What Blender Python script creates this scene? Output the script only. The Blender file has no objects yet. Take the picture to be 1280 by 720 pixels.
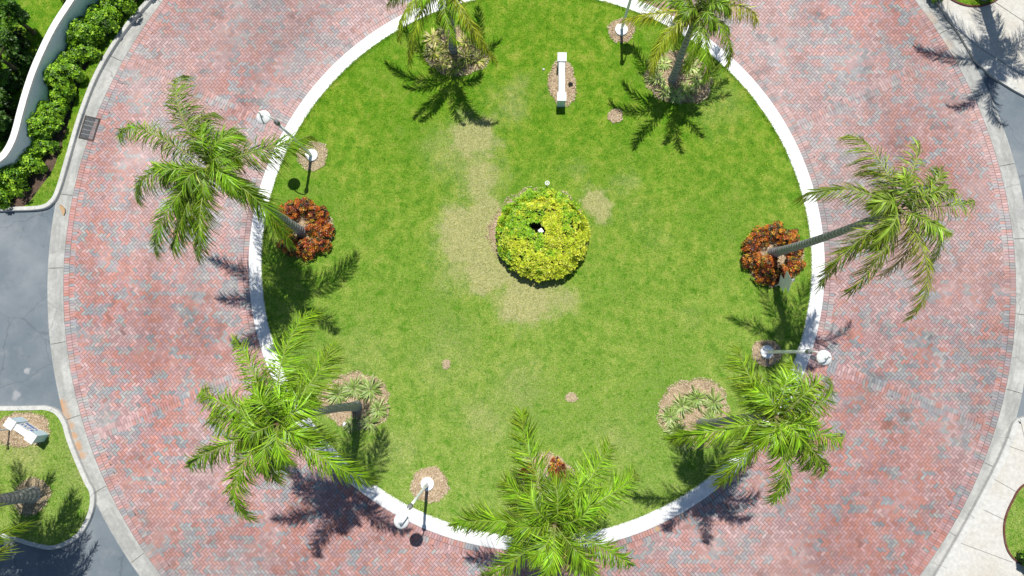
import bpy, math, random
import numpy as np
from mathutils import Vector, Matrix

random.seed(7)
rng = np.random.default_rng(7)
scene = bpy.context.scene
col = scene.collection
R = math.radians

# ------------------------------------------------------------------ survey
# Camera calibration of the drone photograph: 26 m up, looking almost straight
# down.  P() converts a surveyed photo position + height above the road (m)
# into a world point.
F, H, NX, NY = 854.0, 26.0, 652.0, 456.0
_d = np.array([NX - 640, 360 - NY, -F]); _d /= np.linalg.norm(_d)
_Z = -_d
_Y = np.array([0, 1, 0.]) - _Z * _Z[1]; _Y /= np.linalg.norm(_Y)
_X = np.cross(_Y, _Z)
def P(px, py, h=0.0):
    r = np.array([px - 640, 360 - py, -F])
    w = np.array([r @ _X, r @ _Y, r @ _Z])
    w = w / (-w[2]) * (H - h)
    return Vector((w[0], w[1], h))
CX, CY, R1, R2 = 0.515, 4.26, 11.06, 18.27      # circle centre, island radius, brick radius
GW = 0.62                                        # gutter width
LZ = 0.12                                        # lawn level

# ------------------------------------------------------------------ noise
def vnoise(x, y, scale, seed):
    g = np.random.default_rng(seed).random((256, 256))
    x = np.asarray(x) / scale + 97.3; y = np.asarray(y) / scale + 61.7
    xi = np.floor(x).astype(int); yi = np.floor(y).astype(int)
    fx = x - xi; fy = y - yi
    fx = fx * fx * (3 - 2 * fx); fy = fy * fy * (3 - 2 * fy)
    a = g[xi % 256, yi % 256]; b = g[(xi + 1) % 256, yi % 256]
    c = g[xi % 256, (yi + 1) % 256]; d = g[(xi + 1) % 256, (yi + 1) % 256]
    return (a * (1 - fx) + b * fx) * (1 - fy) + (c * (1 - fx) + d * fx) * fy

# ------------------------------------------------------------------ materials
def new_mat(name):
    m = bpy.data.materials.new(name); m.use_nodes = True
    nt = m.node_tree; nt.nodes.clear()
    return m, nt
def N(nt, t, **kw):
    n = nt.nodes.new(t)
    for k, v in kw.items():
        if k.startswith('i_'):
            key = k[2:]
            n.inputs[int(key) if key.isdigit() else key.replace('_', ' ')].default_value = v
        else: setattr(n, k, v)
    return n
def L(nt, a, b): nt.links.new(a, b)
def mixc(nt, fac, a, b, mode='MIX'):
    n = nt.nodes.new('ShaderNodeMix'); n.data_type = 'RGBA'; n.blend_type = mode
    for s, v in ((n.inputs[0], fac), (n.inputs[6], a), (n.inputs[7], b)):
        if hasattr(v, 'node'): L(nt, v, s)
        elif isinstance(v, (int, float)): s.default_value = v
        else: s.default_value = (*v, 1) if len(v) == 3 else v
    return n.outputs[2]
def ramp(nt, fac, stops):
    n = nt.nodes.new('ShaderNodeValToRGB')
    e = n.color_ramp.elements
    while len(e) < len(stops): e.new(.5)
    for el, (p, c) in zip(e, stops):
        el.position = p; el.color = (*c, 1) if not isinstance(c, (int, float)) else (c, c, c, 1)
    L(nt, fac, n.inputs[0]); return n.outputs[0]
def math_(nt, op, a, b=None):
    n = nt.nodes.new('ShaderNodeMath'); n.operation = op
    for i, v in enumerate((a, b)):
        if v is None: continue
        if hasattr(v, 'node'): L(nt, v, n.inputs[i])
        else: n.inputs[i].default_value = v
    return n.outputs[0]
def pos(nt): return N(nt, 'ShaderNodeNewGeometry').outputs['Position']
def noise(nt, scale, detail=3, rough=.55, vec=None):
    n = N(nt, 'ShaderNodeTexNoise'); n.inputs['Scale'].default_value = scale
    n.inputs['Detail'].default_value = detail; n.inputs['Roughness'].default_value = rough
    L(nt, vec if vec is not None else pos(nt), n.inputs['Vector']); return n.outputs['Fac']
def finish(nt, color, rough=.8, bump=None, bstr=.3, bdist=.02, spec=.3, metal=0.):
    b = N(nt, 'ShaderNodeBsdfPrincipled')
    if hasattr(color, 'node'): L(nt, color, b.inputs['Base Color'])
    else: b.inputs['Base Color'].default_value = (*color, 1)
    if hasattr(rough, 'node'): L(nt, rough, b.inputs['Roughness'])
    else: b.inputs['Roughness'].default_value = rough
    b.inputs['Specular IOR Level'].default_value = spec
    b.inputs['Metallic'].default_value = metal
    if bump is not None:
        bn = N(nt, 'ShaderNodeBump'); bn.inputs['Strength'].default_value = bstr
        bn.inputs['Distance'].default_value = bdist
        L(nt, bump, bn.inputs['Height']); L(nt, bn.outputs[0], b.inputs['Normal'])
    o = N(nt, 'ShaderNodeOutputMaterial'); L(nt, b.outputs[0], o.inputs[0])
    return b, o
def blob(nt, c, r, soft=.5):
    """1 inside a round patch of the ground, falling to 0 at its rim"""
    v = N(nt, 'ShaderNodeVectorMath', operation='DISTANCE'); L(nt, warped(nt), v.inputs[0])
    v.inputs[1].default_value = (c[0], c[1], LZ)
    m = N(nt, 'ShaderNodeMapRange'); m.interpolation_type = 'SMOOTHSTEP'
    m.inputs[1].default_value = r * (1 + soft); m.inputs[2].default_value = r * (1 - soft)
    L(nt, v.outputs['Value'], m.inputs[0]); return m.outputs[0]
_w = {}
def warped(nt):
    if nt.name in _w and False: return _w[nt.name]
    n = N(nt, 'ShaderNodeTexNoise'); n.inputs['Scale'].default_value = .75; n.inputs['Detail'].default_value = 7; n.inputs['Roughness'].default_value = .68
    g = pos(nt); L(nt, g, n.inputs['Vector'])
    s = N(nt, 'ShaderNodeVectorMath', operation='MULTIPLY_ADD')
    L(nt, n.outputs['Color'], s.inputs[0]); s.inputs[1].default_value = (2.8, 2.8, 0)
    a = N(nt, 'ShaderNodeVectorMath', operation='SUBTRACT'); L(nt, g, a.inputs[0]); a.inputs[1].default_value = (1.4, 1.4, 0)
    L(nt, a.outputs[0], s.inputs[2])
    z = N(nt, 'ShaderNodeVectorMath', operation='MULTIPLY'); L(nt, s.outputs[0], z.inputs[0]); z.inputs[1].default_value = (1, 1, 0)
    zz = N(nt, 'ShaderNodeVectorMath', operation='ADD'); L(nt, z.outputs[0], zz.inputs[0]); zz.inputs[1].default_value = (0, 0, LZ)
    return zz.outputs[0]

def grass_mat(name, blades):
    m, nt = new_mat(name)
    big = noise(nt, .28, 3); mid = noise(nt, 2.6, 9, .76); fine = noise(nt, 9, 5, .7); vf = noise(nt, 24, 5, .8)
    c = ramp(nt, mid, [(.30, (.080, .225, .010)), (.44, (.145, .32, .016)), (.54, (.235, .385, .030)), (.70, (.42, .47, .08))])
    # paler, drier turf to the south
    sep = N(nt, 'ShaderNodeSeparateXYZ'); L(nt, pos(nt), sep.inputs[0])
    south = N(nt, 'ShaderNodeMapRange'); south.inputs[1].default_value = 10.0; south.inputs[2].default_value = -5.5
    south.inputs[3].default_value = 0.0; south.inputs[4].default_value = .85
    L(nt, sep.outputs[1], south.inputs[0])
    pale = ramp(nt, fine, [(.3, (.23, .39, .06)), (.52, (.37, .49, .12)), (.75, (.58, .60, .26))])
    c = mixc(nt, math_(nt, 'MULTIPLY', south.outputs[0], ramp(nt, mid, [(.32, .30), (.6, 1.)])), c, pale)
    deep = (.085, .26, .03)
    c = mixc(nt, math_(nt, 'MULTIPLY', ramp(nt, big, [(.50, 0.), (.68, .42)]), ramp(nt, noise(nt, 2.6, 3), [(.42, 0.), (.6, 1.)])), c, deep)
    # small dark weed clumps
    c = mixc(nt, ramp(nt, noise(nt, 3.6, 2), [(.60, 0.), (.69, .65)]), c, (.10, .29, .012))
    # dry straw patches around the middle
    dry = ramp(nt, fine, [(.3, (.42, .38, .15)), (.5, (.60, .53, .27)), (.75, (.76, .66, .42))])
    acc = None
    for (px, py, r, k) in [(596, 172, .95, .75), (600, 225, .95, .55), (590, 290, 1.25, .85), (612, 335, .9, .85), (655, 372, 1.1, .75), (600, 258, .7, .7),
                           (745, 250, .6, .75), (780, 228, .5, .3), (700, 372, .8, .5), (722, 215, .5, .25), (575, 330, 1.0, .45), (570, 195, 1.2, .35),
                           (640, 125, .9, .35), (420, 55, .35, .4), (770, 545, .8, .3), (650, 480, 1.1, .3), (600, 520, .9, .35), (800, 262, .7, .15), (690, 110, .7, .12),
                           (820, 300, .6, .15), (860, 395, .6, .2), (500, 560, .8, .3), (900, 130, 1.2, .25), (560, 440, 1.3, .25), (455, 440, 1.1, .2), (120, 570, 1.2, .4), (30, 560, 1.0, .4)]:
        q = P(px, py, LZ); b = math_(nt, 'MULTIPLY', blob(nt, q, r, .75), k)
        acc = b if acc is None else math_(nt, 'MAXIMUM', acc, b)
    acc = math_(nt, 'MULTIPLY', ramp(nt, math_(nt, 'ADD', math_(nt, 'MULTIPLY', acc, .85), math_(nt, 'MULTIPLY', noise(nt, 6.5, 10, .85), 1.15)), [(.46, 0.), (.78, .32), (1.05, .66)]), math_(nt, 'MINIMUM', math_(nt, 'MULTIPLY', acc, 1.7), 1.))
    c = mixc(nt, acc, c, dry)
    c = mixc(nt, 1.0, c, ramp(nt, vf, [(.32, .42), (.5, 1.0), (.68, 1.50)]), 'MULTIPLY')
    if blades:
        rnd = N(nt, 'ShaderNodeNewGeometry').outputs['Random Per Island']
        c = mixc(nt, 1.0, c, ramp(nt, rnd, [(0., (.50, .60, .5)), (.5, (1., 1., 1.)), (1., (1.65, 1.45, 1.6))]), 'MULTIPLY')
        d = N(nt, 'ShaderNodeBsdfDiffuse'); L(nt, c, d.inputs[0])
        t = N(nt, 'ShaderNodeBsdfTranslucent'); L(nt, c, t.inputs[0])
        mx = N(nt, 'ShaderNodeMixShader'); mx.inputs[0].default_value = .3
        L(nt, d.outputs[0], mx.inputs[1]); L(nt, t.outputs[0], mx.inputs[2])
        o = N(nt, 'ShaderNodeOutputMaterial'); L(nt, mx.outputs[0], o.inputs[0])
    else:
        c = mixc(nt, 1.0, c, (.78, .78, .78), 'MULTIPLY')
        finish(nt, c, .95, noise(nt, 38, 3, .7), .8, .03, .1)
    return m

def leaf_mat(name, base=None, trans=.3, rough=.38, lo=.55, hi=1.35, spec=.5, attr='Col', tsat=(1.15, 1.25, .5)):
    m, nt = new_mat(name)
    if base is None:
        a = N(nt, 'ShaderNodeAttribute'); a.attribute_name = attr; c = a.outputs['Color']
    else: c = mixc(nt, 0., base, base)
    rnd = N(nt, 'ShaderNodeNewGeometry').outputs['Random Per Island']
    c = mixc(nt, 1.0, c, ramp(nt, rnd, [(0., lo), (.5, (lo + hi) / 2), (1., hi)]), 'MULTIPLY')
    b = N(nt, 'ShaderNodeBsdfPrincipled'); L(nt, c, b.inputs['Base Color'])
    b.inputs['Roughness'].default_value = rough; b.inputs['Specular IOR Level'].default_value = spec
    t = N(nt, 'ShaderNodeBsdfTranslucent'); L(nt, mixc(nt, 1., c, tsat, 'MULTIPLY'), t.inputs[0])
    mx = N(nt, 'ShaderNodeMixShader'); mx.inputs[0].default_value = trans
    L(nt, b.outputs[0], mx.inputs[1]); L(nt, t.outputs[0], mx.inputs[2])
    o = N(nt, 'ShaderNodeOutputMaterial'); L(nt, mx.outputs[0], o.inputs[0])
    return m

def brick_mat():
    m, nt = new_mat('paver_brick')
    a = N(nt, 'ShaderNodeAttribute'); a.attribute_name = 'Col'
    c = mixc(nt, 1., a.outputs['Color'], ramp(nt, noise(nt, 60, 3, .7), [(.25, .80), (.75, 1.18)]), 'MULTIPLY')
    c = mixc(nt, ramp(nt, noise(nt, 1.7, 6, .65), [(.50, 0.), (.75, .30)]), c, (.56, .47, .46))
    c = mixc(nt, ramp(nt, noise(nt, .5, 5, .7), [(.50, 0.), (.72, .30)]), c, (.17, .12, .12))
    finish(nt, c, .85, noise(nt, 80, 3), .25, .006, .25)
    return m
def sand_mat():
    m, nt = new_mat('joint_sand')
    c = ramp(nt, noise(nt, .55, 4, .6), [(.36, (.085, .058, .055)), (.56, (.13, .10, .095)), (.66, (.30, .27, .24)), (.74, (.60, .55, .49))])
    finish(nt, c, .95, noise(nt, 120, 2), .3, .005, .1); return m
def concrete_mat(name, base=(.55, .54, .51), dark=(.24, .25, .24), stain=.5, rust=(), scale=1., crack=.5, streak=False):
    m, nt = new_mat(name)
    c = mixc(nt, ramp(nt, noise(nt, 1.1 * scale, 6, .65), [(.35, stain), (.62, 0.)]), base, dark)
    c = mixc(nt, 1., c, ramp(nt, noise(nt, 7, 5, .7), [(.3, .82), (.7, 1.12)]), 'MULTIPLY')
    c = mixc(nt, 1., c, ramp(nt, noise(nt, 90, 2, .7), [(.3, .9), (.7, 1.08)]), 'MULTIPLY')
    # fine dark grit and hairline cracks
    v = N(nt, 'ShaderNodeTexVoronoi', feature='DISTANCE_TO_EDGE'); v.inputs['Scale'].default_value = .33
    w = N(nt, 'ShaderNodeTexNoise'); w.inputs['Scale'].default_value = 2.; w.inputs['Detail'].default_value = 5
    L(nt, pos(nt), w.inputs['Vector'])
    ad = N(nt, 'ShaderNodeVectorMath', operation='MULTIPLY_ADD'); L(nt, w.outputs['Color'], ad.inputs[0]); ad.inputs[1].default_value = (.5, .5, .5)
    L(nt, pos(nt), ad.inputs[2]); L(nt, ad.outputs[0], v.inputs['Vector'])
    c = mixc(nt, ramp(nt, v.outputs['Distance'], [(.0, crack), (.006, 0.)]), c, (.12, .12, .11))
    if streak:
        g = pos(nt); sb = N(nt, 'ShaderNodeVectorMath', operation='SUBTRACT'); L(nt, g, sb.inputs[0]); sb.inputs[1].default_value = (CX, CY, 0)
        sp = N(nt, 'ShaderNodeSeparateXYZ'); L(nt, sb.outputs[0], sp.inputs[0])
        ln_ = N(nt, 'ShaderNodeVectorMath', operation='LENGTH'); L(nt, sb.outputs[0], ln_.inputs[0])
        at_ = math_(nt, 'ARCTAN2', sp.outputs[1], sp.outputs[0])
        cb_ = N(nt, 'ShaderNodeCombineXYZ'); L(nt, math_(nt, 'MULTIPLY', ln_.outputs['Value'], 2.6), cb_.inputs[0]); L(nt, math_(nt, 'MULTIPLY', at_, 9.), cb_.inputs[1])
        nn = noise(nt, 1.2, 7, .65, cb_.outputs[0])
        c = mixc(nt, ramp(nt, nn, [(.46, .0), (.60, .55), (.66, .15), (.8, .0)]), c, (.26, .26, .24))
        c = mixc(nt, ramp(nt, nn, [(.28, .6), (.38, .0)]), c, (.66, .66, .63))
    for (px, py, r, k) in rust:
        c = mixc(nt, math_(nt, 'MULTIPLY', ripple(nt, P(px, py), r), k), c, (.50, .26, .11))
    finish(nt, c, .85, noise(nt, 60, 4, .7), .3, .006, .3); return m
def ripple(nt, c, r):
    v = N(nt, 'ShaderNodeVectorMath', operation='DISTANCE')
    n = N(nt, 'ShaderNodeTexNoise'); n.inputs['Scale'].default_value = 4.; n.inputs['Detail'].default_value = 5
    g = pos(nt); L(nt, g, n.inputs['Vector'])
    s = N(nt, 'ShaderNodeVectorMath', operation='MULTIPLY_ADD'); L(nt, n.outputs['Color'], s.inputs[0]); s.inputs[1].default_value = (.35, .35, 0)
    L(nt, g, s.inputs[2]); L(nt, s.outputs[0], v.inputs[0]); v.inputs[1].default_value = (c[0] + .17, c[1] + .17, 0)
    m = N(nt, 'ShaderNodeMapRange'); m.interpolation_type = 'SMOOTHSTEP'
    m.inputs[1].default_value = r; m.inputs[2].default_value = r * .35
    L(nt, v.outputs['Value'], m.inputs[0]); return m.outputs[0]
def asphalt_mat():
    m, nt = new_mat('asphalt')
    c = ramp(nt, noise(nt, .22, 5, .6), [(.34, (.115, .15, .18)), (.52, (.175, .205, .23)), (.7, (.27, .295, .31))])
    c = mixc(nt, ramp(nt, noise(nt, 1.4, 6, .7), [(.52, 0.), (.75, .45)]), c, (.31, .31, .31))
    c = mixc(nt, ramp(nt, noise(nt, 3.0, 4, .7), [(.25, .35), (.42, 0.)]), c, (.07, .08, .10))
    c = mixc(nt, ripple(nt, P(34, 463), .16), c, (.34, .35, .36))
    c = mixc(nt, ripple(nt, P(20, 494), .22), c, (.30, .31, .33))
    c = mixc(nt, 1., c, ramp(nt, noise(nt, 110, 2, .8), [(.25, .65), (.5, 1.), (.8, 1.6)]), 'MULTIPLY')
    v = N(nt, 'ShaderNodeTexVoronoi', feature='DISTANCE_TO_EDGE'); v.inputs['Scale'].default_value = .28
    ad = N(nt, 'ShaderNodeVectorMath', operation='MULTIPLY_ADD')
    w = N(nt, 'ShaderNodeTexNoise'); w.inputs['Scale'].default_value = 1.5; w.inputs['Detail'].default_value = 6
    L(nt, pos(nt), w.inputs['Vector']); L(nt, w.outputs['Color'], ad.inputs[0]); ad.inputs[1].default_value = (.7, .7, 0)
    L(nt, pos(nt), ad.inputs[2]); L(nt, ad.outputs[0], v.inputs['Vector'])
    c = mixc(nt, ramp(nt, v.outputs['Distance'], [(.0, .35), (.007, 0.)]), c, (.05, .055, .07))
    finish(nt, c, .9, noise(nt, 130, 3), .5, .008, .25); return m
def soil_mat(name, cols, sc=30):
    m, nt = new_mat(name)
    c = ramp(nt, noise(nt, sc, 4, .75), [(.28, cols[0]), (.5, cols[1]), (.72, cols[2])])
    c = mixc(nt, 1., c, ramp(nt, noise(nt, 3, 3), [(.3, .75), (.7, 1.2)]), 'MULTIPLY')
    finish(nt, c, .95, noise(nt, sc * 1.3, 4, .7), .8, .03, .1); return m
def island_mat(name, cols, rough=.9):
    m, nt = new_mat(name)
    rnd = N(nt, 'ShaderNodeNewGeometry').outputs['Random Per Island']
    c = ramp(nt, rnd, [(i / (len(cols) - 1), k) for i, k in enumerate(cols)])
    finish(nt, c, rough); return m
def paint_mat(name, base, rough=.5, dirt=.15, dcol=(.35, .35, .33), bump=.1):
    m, nt = new_mat(name)
    c = mixc(nt, ramp(nt, noise(nt, 5, 5, .65), [(.45, 0.), (.75, dirt)]), base, dcol)
    finish(nt, c, rough, noise(nt, 40, 3), bump, .004, .4); return m
def bark_mat(name, a, b, ring=16.):
    m, nt = new_mat(name)
    sep = N(nt, 'ShaderNodeSeparateXYZ'); L(nt, pos(nt), sep.inputs[0])
    z = math_(nt, 'ADD', math_(nt, 'MULTIPLY', sep.outputs[2], ring), math_(nt, 'MULTIPLY', noise(nt, 5, 3), 2.2))
    s = math_(nt, 'SINE', z)
    c = mixc(nt, ramp(nt, math_(nt, 'ADD', math_(nt, 'MULTIPLY', s, .5), .5), [(.0, 0.), (.25, .3), (.5, 1.)]), a, b)
    c = mixc(nt, 1., c, ramp(nt, noise(nt, 22, 4, .7), [(.3, .7), (.7, 1.2)]), 'MULTIPLY')
    finish(nt, c, .9, s, .35, .02, .1); return m

M = {}
M['grass_ground'] = grass_mat('turf_ground', False)
M['grass_blades'] = grass_mat('turf_blades', True)
M['brick'] = brick_mat(); M['sand'] = sand_mat(); M['asphalt'] = asphalt_mat()
M['kerb_white'] = paint_mat('white_painted_concrete', (.86, .86, .85), .7, .55, (.50, .51, .48))
M['concrete'] = concrete_mat('gutter_concrete', (.50, .50, .47), (.27, .28, .27), .6, streak=True,
    rust=[(74, 509, .42, .85), (82, 520, .3, .5), (88, 532, .22, .6), (92, 545, .22, .7), (97, 558, .25, .75), (103, 568, .2, .6), (1160, 25, .5, .25), (1180, 60, .5, .25), (1190, 75, .4, .22)])
M['kerb'] = concrete_mat('kerb_concrete', (.60, .60, .57), (.36, .36, .34), .35)
M['walk'] = concrete_mat('walk_concrete', (.60, .59, .55), (.50, .44, .34), .5, scale=.5, crack=0.)
M['joint'] = paint_mat('dark_joint', (.09, .085, .075), .9)
M['edging'] = paint_mat('brick_edging', (.13, .045, .03), .9)
M['soil'] = soil_mat('dark_soil', [(.05, .035, .028), (.11, .075, .055), (.25, .18, .14)])
M['mulch'] = soil_mat('mulch', [(.22, .15, .09), (.44, .33, .21), (.66, .54, .37)])
M['sandbed'] = soil_mat('sandy_mulch', [(.27, .21, .12), (.46, .37, .23), (.60, .50, .34)])
M['chips'] = island_mat('wood_chips', [(.24, .15, .09), (.44, .32, .20), (.56, .44, .30), (.70, .58, .42), (.38, .26, .16)])
M['chips_sand'] = island_mat('pale_chips', [(.28, .20, .12), (.50, .40, .24), (.66, .56, .40)])
M['wall'] = paint_mat('shade_blue_stucco', (.62, .78, .88), .85, .35, (.50, .60, .66), .25)  # white stucco tinted blue: the shade on its faces is put into the colour
M['white'] = paint_mat('white_enamel', (.90, .91, .93), .35, .0, (.5, .52, .52), .0)
M['lamp_white'] = paint_mat('white_lamp_shade', (.86, .87, .88), .3, .06, (.6, .6, .6), .0)
M['blue'] = paint_mat('blue_letter_paint', (.05, .17, .50), .5)
M['grey_metal'] = paint_mat('grey_metal', (.20, .21, .22), .45)
M['black'] = paint_mat('black_plastic', (.02, .02, .022), .4)
M['iron'] = paint_mat('cast_iron', (.055, .045, .042), .7, .4, (.12, .07, .05))
M['bark'] = bark_mat('palm_bark', (.24, .245, .24), (.42, .42, .40), 34.)
M['boots'] = bark_mat('palm_boots', (.14, .10, .05), (.25, .22, .10), 30.)
M['wood'] = bark_mat('shrub_bark', (.10, .07, .05), (.17, .13, .10), 9.)
M['rachis'] = paint_mat('frond_stem', (.26, .33, .06), .5)
M['palm_leaf'] = leaf_mat('palm_leaflet', None, .24, .40, .32, 1.75, .32)
M['leaf'] = leaf_mat('shrub_leaf', None, .28, .45, .55, 1.35, .4)
M['croton'] = leaf_mat('croton_leaf', None, .22, .42, .5, 1.4, .4, tsat=(1.2, .9, .5))
M['core'] = paint_mat('shrub_inner_shade', (.018, .03, .008), 1.)  # near-black colour stands in for the shade inside the shrubs
M['husk'] = paint_mat('dry_husk', (.45, .30, .16), .8)

# ------------------------------------------------------------------ objects
def tag(o, label=None, cat=None, group=None, kind=None):
    if label: o['label'] = label
    if cat: o['category'] = cat
    if group: o['group'] = group
    if kind: o['kind'] = kind
    return o
def empty(name, loc, label, cat, group=None, rz=0):
    o = bpy.data.objects.new(name, None); col.objects.link(o); o.location = loc; o.rotation_euler.z = rz
    o.empty_display_size = .2
    return tag(o, label, cat, group)
def mesh_obj(name, verts, faces, mats, parent=None, midx=None, colors=None, smooth=False):
    me = bpy.data.meshes.new(name); me.from_pydata([tuple(v) for v in verts], [], faces)
    for m in (mats if isinstance(mats, (list, tuple)) else [mats]): me.materials.append(m)
    if midx is not None: me.polygons.foreach_set('material_index', midx)
    if colors is not None:
        a = me.color_attributes.new('Col', 'FLOAT_COLOR', 'CORNER')
        lt = np.zeros(len(me.polygons), int); me.polygons.foreach_get('loop_total', lt)
        c = np.repeat(np.asarray(colors, dtype=np.float32), lt, axis=0)
        if c.shape[1] == 3: c = np.c_[c, np.ones(len(c), np.float32)]
        a.data.foreach_set('color', c.astype(np.float32).ravel())
    if smooth: me.polygons.foreach_set('use_smooth', [True] * len(me.polygons))
    me.update()
    o = bpy.data.objects.new(name, me); col.objects.link(o)
    if parent: o.parent = parent
    return o
def np_mesh(name, V, k, mats, parent=None, colors=None):
    """V: (n*k,3) verts of n separate k-gons"""
    n = len(V) // k
    me = bpy.data.meshes.new(name)
    me.vertices.add(n * k); me.vertices.foreach_set('co', np.asarray(V, np.float32).ravel())
    me.loops.add(n * k); me.loops.foreach_set('vertex_index', np.arange(n * k, dtype=np.int32))
    me.polygons.add(n); me.polygons.foreach_set('loop_start', np.arange(n, dtype=np.int32) * k)
    me.polygons.foreach_set('loop_total', np.full(n, k, dtype=np.int32))
    me.materials.append(mats)
    if colors is not None:
        a = me.color_attributes.new('Col', 'FLOAT_COLOR', 'CORNER')
        c = np.repeat(np.c_[colors, np.ones(n)], k, axis=0).astype(np.float32)
        a.data.foreach_set('color', c.ravel())
    me.update(calc_edges=True)
    o = bpy.data.objects.new(name, me); col.objects.link(o)
    if parent: o.parent = parent
    return o
class MB:
    """collects simple solids into one mesh"""
    def __init__(s): s.v = []; s.f = []; s.m = []; s.c = []
    def add(s, v, f, m=0, c=(1, 1, 1)):
        b = len(s.v); s.v += [tuple(x) for x in v]; s.f += [tuple(i + b for i in q) for q in f]
        s.m += [m] * len(f); s.c += [c] * len(f)
    def box(s, c, sz, rz=0, m=0, bev=.0):
        x, y, z = [k / 2 for k in sz]; ca, sa = math.cos(rz), math.sin(rz)
        bz = min(bev, z * .9)
        rings = [(-z, 0)] + ([(z - bz, 0), (z, bev)] if bev else [(z, 0)])
        v = []
        for zz, ins in rings:
            for sx, sy in ((-1, -1), (1, -1), (1, 1), (-1, 1)):
                xx = sx * (x - ins); yy = sy * (y - ins)
                v.append((c[0] + xx * ca - yy * sa, c[1] + xx * sa + yy * ca, c[2] + zz))
        f = [(3, 2, 1, 0)]
        for k in range(len(rings) - 1):
            for i in range(4): f.append((k * 4 + i, k * 4 + (i + 1) % 4, (k + 1) * 4 + (i + 1) % 4, (k + 1) * 4 + i))
        b = (len(rings) - 1) * 4; f.append((b, b + 1, b + 2, b + 3))
        s.add(v, f, m)
    def tube(s, pts, rad, n=10, m=0, cap=True):
        pts = [Vector(p) for p in pts]
        if not hasattr(rad, '__len__'): rad = [rad] * len(pts)
        v = []; up = Vector((0, 0, 1))
        t0 = (pts[1] - pts[0]).normalized()
        a = t0.cross(up if abs(t0.z) < .9 else Vector((1, 0, 0))).normalized()
        for i, p in enumerate(pts):
            t = (pts[min(i + 1, len(pts) - 1)] - pts[max(i - 1, 0)]).normalized()
            a = (a - t * a.dot(t)).normalized(); b = t.cross(a)
            for k in range(n):
                w = 2 * math.pi * k / n; v.append(p + (a * math.cos(w) + b * math.sin(w)) * rad[i])
        f = []
        for i in range(len(pts) - 1):
            for k in range(n): f.append((i * n + k, i * n + (k + 1) % n, (i + 1) * n + (k + 1) % n, (i + 1) * n + k))
        if cap: f.append(tuple(range(n - 1, -1, -1))); b0 = (len(pts) - 1) * n; f.append(tuple(range(b0, b0 + n)))
        s.add(v, f, m)
    def lathe(s, prof, c=(0, 0, 0), n=28, m=0):
        v = []
        for r, z in prof:
            for k in range(n):
                w = 2 * math.pi * k / n; v.append((c[0] + r * math.cos(w), c[1] + r * math.sin(w), c[2] + z))
        f = []
        for i in range(len(prof) - 1):
            for k in range(n): f.append((i * n + k, i * n + (k + 1) % n, (i + 1) * n + (k + 1) % n, (i + 1) * n + k))
        f.append(tuple(range(n - 1, -1, -1))); b0 = (len(prof) - 1) * n; f.append(tuple(range(b0, b0 + n)))
        s.add(v, f, m)
    def build(s, name, mats, parent=None, smooth=False, colors=False):
        return mesh_obj(name, s.v, s.f, mats, parent, s.m, s.c if colors else None, smooth)
def struct(o, label=None): tag(o, label, kind='structure'); return o

def spline(pts, n=8, closed=False):
    pts = [np.array(p, float) for p in pts]; out = []; m = len(pts)
    for i in range(m if closed else m - 1):
        if closed: a, b, c, d = pts[(i - 1) % m], pts[i], pts[(i + 1) % m], pts[(i + 2) % m]
        else: a, b, c, d = pts[max(i - 1, 0)], pts[i], pts[i + 1], pts[min(i + 2, m - 1)]
        for k in range(n):
            t = k / n
            out.append(.5 * ((2 * b) + (-a + c) * t + (2 * a - 5 * b + 4 * c - d) * t * t + (-a + 3 * b - 3 * c + d) * t ** 3))
    if not closed: out.append(pts[-1])
    return out
def world(pts, h=0.): return [P(p[0], p[1], h) for p in pts]
def offset(line, d):
    """offset a polyline to its left by d"""
    out = []
    for i, p in enumerate(line):
        t = (line[min(i + 1, len(line) - 1)] - line[max(i - 1, 0)]); t.z = 0; t.normalize()
        out.append(Vector((p.x - t.y * d, p.y + t.x * d, p.z)))
    return out
import mathutils.geometry as mg
def sheet(name, poly, z, mat, label=None):
    v = [Vector((p[0], p[1], 0)) for p in poly]
    tri = mg.tessellate_polygon([v])
    f = []
    for t in tri:
        a, b, c = (v[i] for i in t)
        f.append(tuple(t) if (b - a).cross(c - a).z > 0 else (t[0], t[2], t[1]))
    return struct(mesh_obj(name, [(p.x, p.y, z) for p in v], f, mat), label)
def strip(mb, line, section, m=0):
    """sweep a (offset, z) section along a line"""
    rows = [[Vector((p.x, p.y, z)) for p in offset(line, o)] for o, z in section]
    n = len(line); v = [p for r in rows for p in r]; f = []
    for a in range(len(rows) - 1):
        for i in range(n - 1): f.append((a * n + i, a * n + i + 1, (a + 1) * n + i + 1, (a + 1) * n + i))
    mb.add(v, f, m)
def annulus(mb, r0, z0, r1, z1, n=256, a0=0, a1=2 * math.pi):
    v = []; f = []
    for i in range(n + 1):
        w = a0 + (a1 - a0) * i / n; c, s = math.cos(w), math.sin(w)
        v += [(CX + r0 * c, CY + r0 * s, z0), (CX + r1 * c, CY + r1 * s, z1)]
    for i in range(n): f.append((2 * i, 2 * i + 1, 2 * i + 3, 2 * i + 2))
    mb.add(v, f)
def inpoly(x, y, poly):
    x = np.asarray(x); y = np.asarray(y); r = np.zeros(x.shape, bool); n = len(poly); j = n - 1
    for i in range(n):
        xi, yi, xj, yj = poly[i][0], poly[i][1], poly[j][0], poly[j][1]
        c = ((yi > y) != (yj > y)) & (x < (xj - xi) * (y - yi) / (yj - yi + 1e-12) + xi)
        r ^= c; j = i
    return r

# ---- ground, asphalt, brick ring -----------------------------------------
struct(mesh_obj('ground', [(-600, -600, -.06), (600, -600, -.06), (600, 600, -.06), (-600, 600, -.06)], [(0, 1, 2, 3)], M['grass_ground']))
struct(mesh_obj('asphalt_road', [(-34, -22, 0), (34, -22, 0), (34, 30, 0), (-34, 30, 0)], [(0, 1, 2, 3)], M['asphalt']))

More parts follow.
